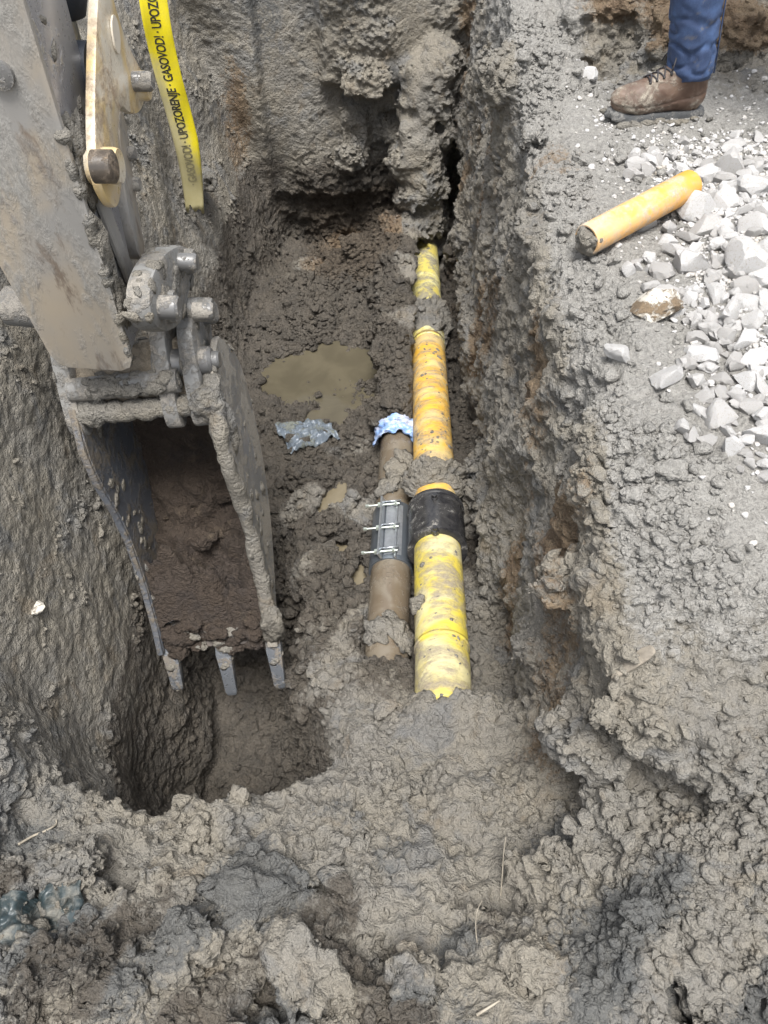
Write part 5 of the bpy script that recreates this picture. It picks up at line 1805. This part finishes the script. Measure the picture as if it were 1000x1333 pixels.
def boot(loc, rz, name="boot"):
    me = np_mesh(name, bc, bq)
    MT = Matrix.Translation(loc) @ Matrix.Rotation(rz, 4, 'Z')
    me.transform(MT)
    ob = add(name, me, M_LEATHER, per_o)
    out = []
    for t in np.linspace(0, 2 * math.pi, 56, endpoint=False):
        cxx = math.cos(t)
        x = .145 + .157 * cxx
        hw = .0 + .044 * math.sqrt(max(0, 1 - abs(cxx) ** 3.2)) * (1.0 + .16 * math.exp(-((x - .215) / .06) ** 2) - .14 * math.exp(-((x - .12) / .05) ** 2))
        out.append((x, hw * (1 if math.sin(t) > 0 else -1) * (1 if abs(math.sin(t)) > 1e-6 else 0)))
    bm = bmesh.new()
    lays = []
    for z, s in ((0.0, .97), (.004, 1.0), (.010, 1.0), (.016, 1.015), (.023, 1.0), (.027, .955)):
        lay = []
        for i, (x, y) in enumerate(out):
            k = 1.0 + (.06 if (i % 4 < 2 and z < .011) else 0) * 1.0
            zz = z + (.012 * max(0, (x - .22) / .08) ** 2 if x > .22 else 0) + .0 
            lay.append(bm.verts.new(((x - .145) * s * k + .145, y * s * k, zz)))
        lays.append(lay)
    for a_, b_ in zip(lays, lays[1:]):
        for k in range(56):
            bm.faces.new((a_[k], a_[(k + 1) % 56], b_[(k + 1) % 56], b_[k]))
    bm.faces.new(lays[0][::-1]); bm.faces.new(lays[-1])
    ms = bm_mesh("sole", bm); ms.transform(MT)
    add("sole", hard(ms, 45), M_SOLE, ob)
    from mathutils.bvhtree import BVHTree
    bv = BVHTree.FromPolygons([tuple(v) for v in bc.tolist()], bq.tolist())
    def top(x, y):
        r = bv.ray_cast(Vector((x, y, .3)), Vector((0, 0, -1)))
        return r[0] if r[0] else Vector((x, y, .1))
    lace = bmesh.new()
    rows_ = [(.118, .030), (.138, .029), (.158, .027), (.178, .026), (.196, .024)]
    for i, (x, w) in enumerate(rows_):
        for sg in (-1, 1):
            x2 = rows_[min(i + 1, len(rows_) - 1)][0]
            p_ = [top(x + (x2 - x) * t, sg * w * (1 - 2 * t)) + Vector((.0, 0, .003)) for t in np.linspace(0, 1, 6)]
            tube(lace, [MT @ q_ for q_ in p_], .0022, 6)
    for sg in (-1, 1):   # bow
        p_ = [top(.115, 0) + Vector(v) for v in ((0, 0, .004), (.012, sg * .012, .012), (.02, sg * .026, .004), (.026, sg * .036, -.012), (.03, sg * .040, -.028))]
        tube(lace, [MT @ q_ for q_ in p_], .0022, 6)
    add("lace", bm_mesh("lace", lace), M_LACE, ob)
    for x, w in rows_:
        for sg in (-1, 1):
            eye = bmesh.new()
            p_ = top(x, sg * w)
            tube(eye, [MT @ (p_ + Vector((0, 0, -.001))), MT @ (p_ + Vector((.0, sg * .001, .004)))], .0040, 8)
            add("eyelet", bm_mesh("eyelet", eye), M_GREASE, ob)
    return ob
heel = PZ(917, 143, g0); toe = PZ(790, 152, g0)
fd = (toe - heel); fd.z = 0
rz1 = math.atan2(fd.y, fd.x)
h1 = heel + fd.normalized() * (.5 * (fd.length - .31)) + fd.normalized() * .014
h1.z = g0 - .012
boot(h1, rz1)
g1 = drop(1.45, 2.42).z
h2 = Vector((1.60, 2.42, g1 - .004))
boot(h2, math.pi - .1)
def loc_b(h, rz, v):
    return Matrix.Translation(h) @ Matrix.Rotation(rz, 4, 'Z') @ Vector(v)
ank1, ank2 = loc_b(h1, rz1, (.064, 0, .15)), loc_b(h2, math.pi - .1, (.064, 0, .15))
knee1, knee2 = Vector((ank1.x - .075, ank1.y + .01, g0 + .50)), Vector((1.30, 2.43, g0 + .48))
hip1, hip2 = Vector((1.20, 2.63, g0 + .90)), Vector((1.24, 2.45, g0 + .90))
# continuous body under the clothes
nodes = [((hip1 + hip2) / 2 + Vector((0, 0, .05)), .13), (hip1, .085), (knee1, .055), (ank1 + Vector((0, 0, .02)), .04), (loc_b(h1, rz1, (.10, 0, .06)), .034), (loc_b(h1, rz1, (.22, 0, .055)), .030),
         (hip2, .085), (knee2, .055), (ank2 + Vector((0, 0, .02)), .04), (loc_b(h2, math.pi - .1, (.10, 0, .06)), .034), (loc_b(h2, math.pi - .1, (.22, 0, .055)), .030)]
base = nodes[0][0]
nodes += [(base + Vector((-.03, 0, .28)), .125), (base + Vector((-.07, 0, .50)), .11), (base + Vector((-.10, 0, .60)), .055), (base + Vector((-.15, 0, .70)), .085), (base + Vector((-.17, 0, .80)), .082)]
ci = 12
edges = [(0, 1), (1, 2), (2, 3), (3, 4), (4, 5), (0, 6), (6, 7), (7, 8), (8, 9), (9, 10), (0, 11), (11, 12), (12, 13), (13, 14), (14, 15)]
for sg in (-1, 1):
    sh = nodes[12][0]
    k = len(nodes)
    nodes += [(sh + Vector((.0, sg * .19, -.02)), .055), (sh + Vector((.02, sg * .24, -.30)), .042), (sh + Vector((-.14, sg * .20, -.50)), .032), (sh + Vector((-.19, sg * .19, -.57)), .028)]
    edges += [(12, k), (k, k + 1), (k + 1, k + 2), (k + 2, k + 3)]
def skin(name, nodes, edges, mat, par, sub=2):
    me = bpy.data.meshes.new(name)
    me.from_pydata([tuple(n[0]) for n in nodes], edges, [])
    ob = bpy.data.objects.new(name, me)
    COL.objects.link(ob)
    md = ob.modifiers.new("skin", 'SKIN')
    for i, n in enumerate(nodes):
        sv = me.skin_vertices[0].data[i]
        sv.radius = (n[1], n[1])
        sv.use_root = i == 0
    sb = ob.modifiers.new("sub", 'SUBSURF'); sb.levels = sb.render_levels = sub
    bpy.context.view_layer.update()
    dg = bpy.context.evaluated_depsgraph_get()
    m2 = bpy.data.meshes.new_from_object(ob.evaluated_get(dg))
    bpy.data.objects.remove(ob)
    m2.name = name
    m2.polygons.foreach_set("use_smooth", [True] * len(m2.polygons))
    return add(name, m2, mat, par)
M_SKIN = plain("skin", (.55, .36, .27), .5, 0, .08, 40)
skin("body", nodes, edges, M_SKIN, per_o)
jk = [(n[0].copy(), n[1] + .022) for n in (nodes[0], nodes[11], nodes[12])] + [(nodes[13][0] - Vector((0, 0, .03)), .06)]
je = [(0, 1), (1, 2), (2, 3)]
for k in (16, 20):
    q0 = len(jk)
    jk += [(nodes[k][0], nodes[k][1] + .02), (nodes[k + 1][0], nodes[k + 1][1] + .018), (nodes[k + 2][0], nodes[k + 2][1] + .016)]
    je += [(2, q0), (q0, q0 + 1), (q0 + 1, q0 + 2)]
skin("jacket", jk, je, plain("jacket_cloth", (.035, .045, .06), .8, 0, .15, 30), per_o)
hr = nodes[15][0]
me = lump_mesh("hair", (.098, .088, .085), 77, 3, .12); me.transform(Matrix.Translation(hr + Vector((.015, 0, .025))))
add("hair", me, plain("hair_brown", (.05, .035, .025), .6, 0, .2, 80), per_o)
def denim():
    m, nt, lk, bs = new_mat("denim")
    g = N(nt, "ShaderNodeNewGeometry")
    n1 = noise(nt, lk, g.outputs["Position"], 14, 5, .6, .3)
    n2 = noise(nt, lk, g.outputs["Position"], 420, 2, .6)
    c = mixc(nt, lk, ramp(nt, lk, n1, .40, .66), (.010, .022, .066), (.034, .070, .165))
    c = mixc(nt, lk, mth(nt, lk, 'MULTIPLY', n2, .35), c, (.12, .18, .32))
    n3 = noise(nt, lk, g.outputs["Position"], 22, 6, .7, .4)
    c = mixc(nt, lk, mth(nt, lk, 'MULTIPLY', ramp(nt, lk, n3, .56, .68), .5), c, (.16, .145, .12))
    lk.new(c, bs.inputs["Base Color"]); bs.inputs["Roughness"].default_value = .85
    bump(nt, lk, mth(nt, lk, 'ADD', n2, mth(nt, lk, 'MULTIPLY', n1, .5)), bs, .4, .003)
    return m
M_DENIM = denim()
def jeans_leg(an, kn, hp, fwd, sg):
    bm = bmesh.new()
    bot = an + Vector((0, 0, -.028))
    path, rad = [], []
    n = 170
    for i in range(n + 1):
        t = i / n
        if t < .5:
            p = bot.lerp(kn, t * 2)
        else:
            p = kn.lerp(hp, t * 2 - 1)
        path.append(p)
        rad.append(float(np.interp(t, [0, .02, .12, .5, .75, 1], [.062, .068, .069, .082, .095, .108])))
    def rf(i, a):
        t = i / n
        z = path[i].z
        w = mnoise.noise(Vector((math.cos(a) * 1.2, math.sin(a) * 1.2, z * 26)))
        w2 = mnoise.noise(Vector((math.cos(a) * 2.1 + 4, math.sin(a) * 2.1, z * 16 + a * .5)))
        k = math.exp(-((t - .10) / .12) ** 2)
        return 1 + .03 * w2 + (.035) * (1 - 2 * abs(w)) - (.15 * k + .03) * max(0, 1 - abs(w) * 3.2) ** 1.4 + (.03 if i == 1 else 0)
    # extra rings turned in at the hem
    path = [bot + Vector((0, 0, .05)), bot + Vector((0, 0, .0005))] + path
    rad = [.055, .061] + rad
    base_rf = rf
    tube(bm, path, rad, 72, False, lambda i, a: 1 if i < 2 else base_rf(i - 2, a))
    return bm
path_off = 2
for (an, kn, hp, hh, rz) in ((ank1, knee1, hip1, h1, rz1), (ank2, knee2, hip2, h2, math.pi)):
    bm = jeans_leg(an, kn, hp, None, 1)
    jl = add("jeans_leg", bm_mesh("jeans_leg", bm, True, True), M_DENIM, per_o)
    seam = bmesh.new()
    a_ = an + Vector((0, 0, -.02))
    tube(seam, [a_ + Vector((.066, -.015, 0)), a_.lerp(kn, .25) + Vector((.0705, -.018, 0)), a_.lerp(kn, .6) + Vector((.076, -.02, 0)), kn + Vector((.082, -.02, 0))], .0022, 6)
    add("seam", bm_mesh("seam", seam), M_DENIM, jl)
me = lump_mesh("jeans_seat", (.155, .175, .15), 78, 3, .06); me.transform(Matrix.Translation((hip1 + hip2) / 2 + Vector((0, 0, .03))))
add("jeans_seat", me, M_DENIM, per_o)

# soil pushed up round the sole
for i in range(16):
    t = i / 15
    p_ = loc_b(h1, rz1, (-.01 + .30 * t, (-1 if i % 2 else 1) * (.052 + .008 * math.sin(i * 2.3)), .006))
    r_ = .010 + .010 * abs(math.sin(i * 1.7))
    me = lump_mesh("mud_clump", (r_ * 1.4, r_, r_ * .7), 950 + i, 2, .6, 1.0, .8, 6, .4, .8)
    me.transform(Matrix.Translation(p_))
    add("mud_clump", me, M_CLOD, per_o)
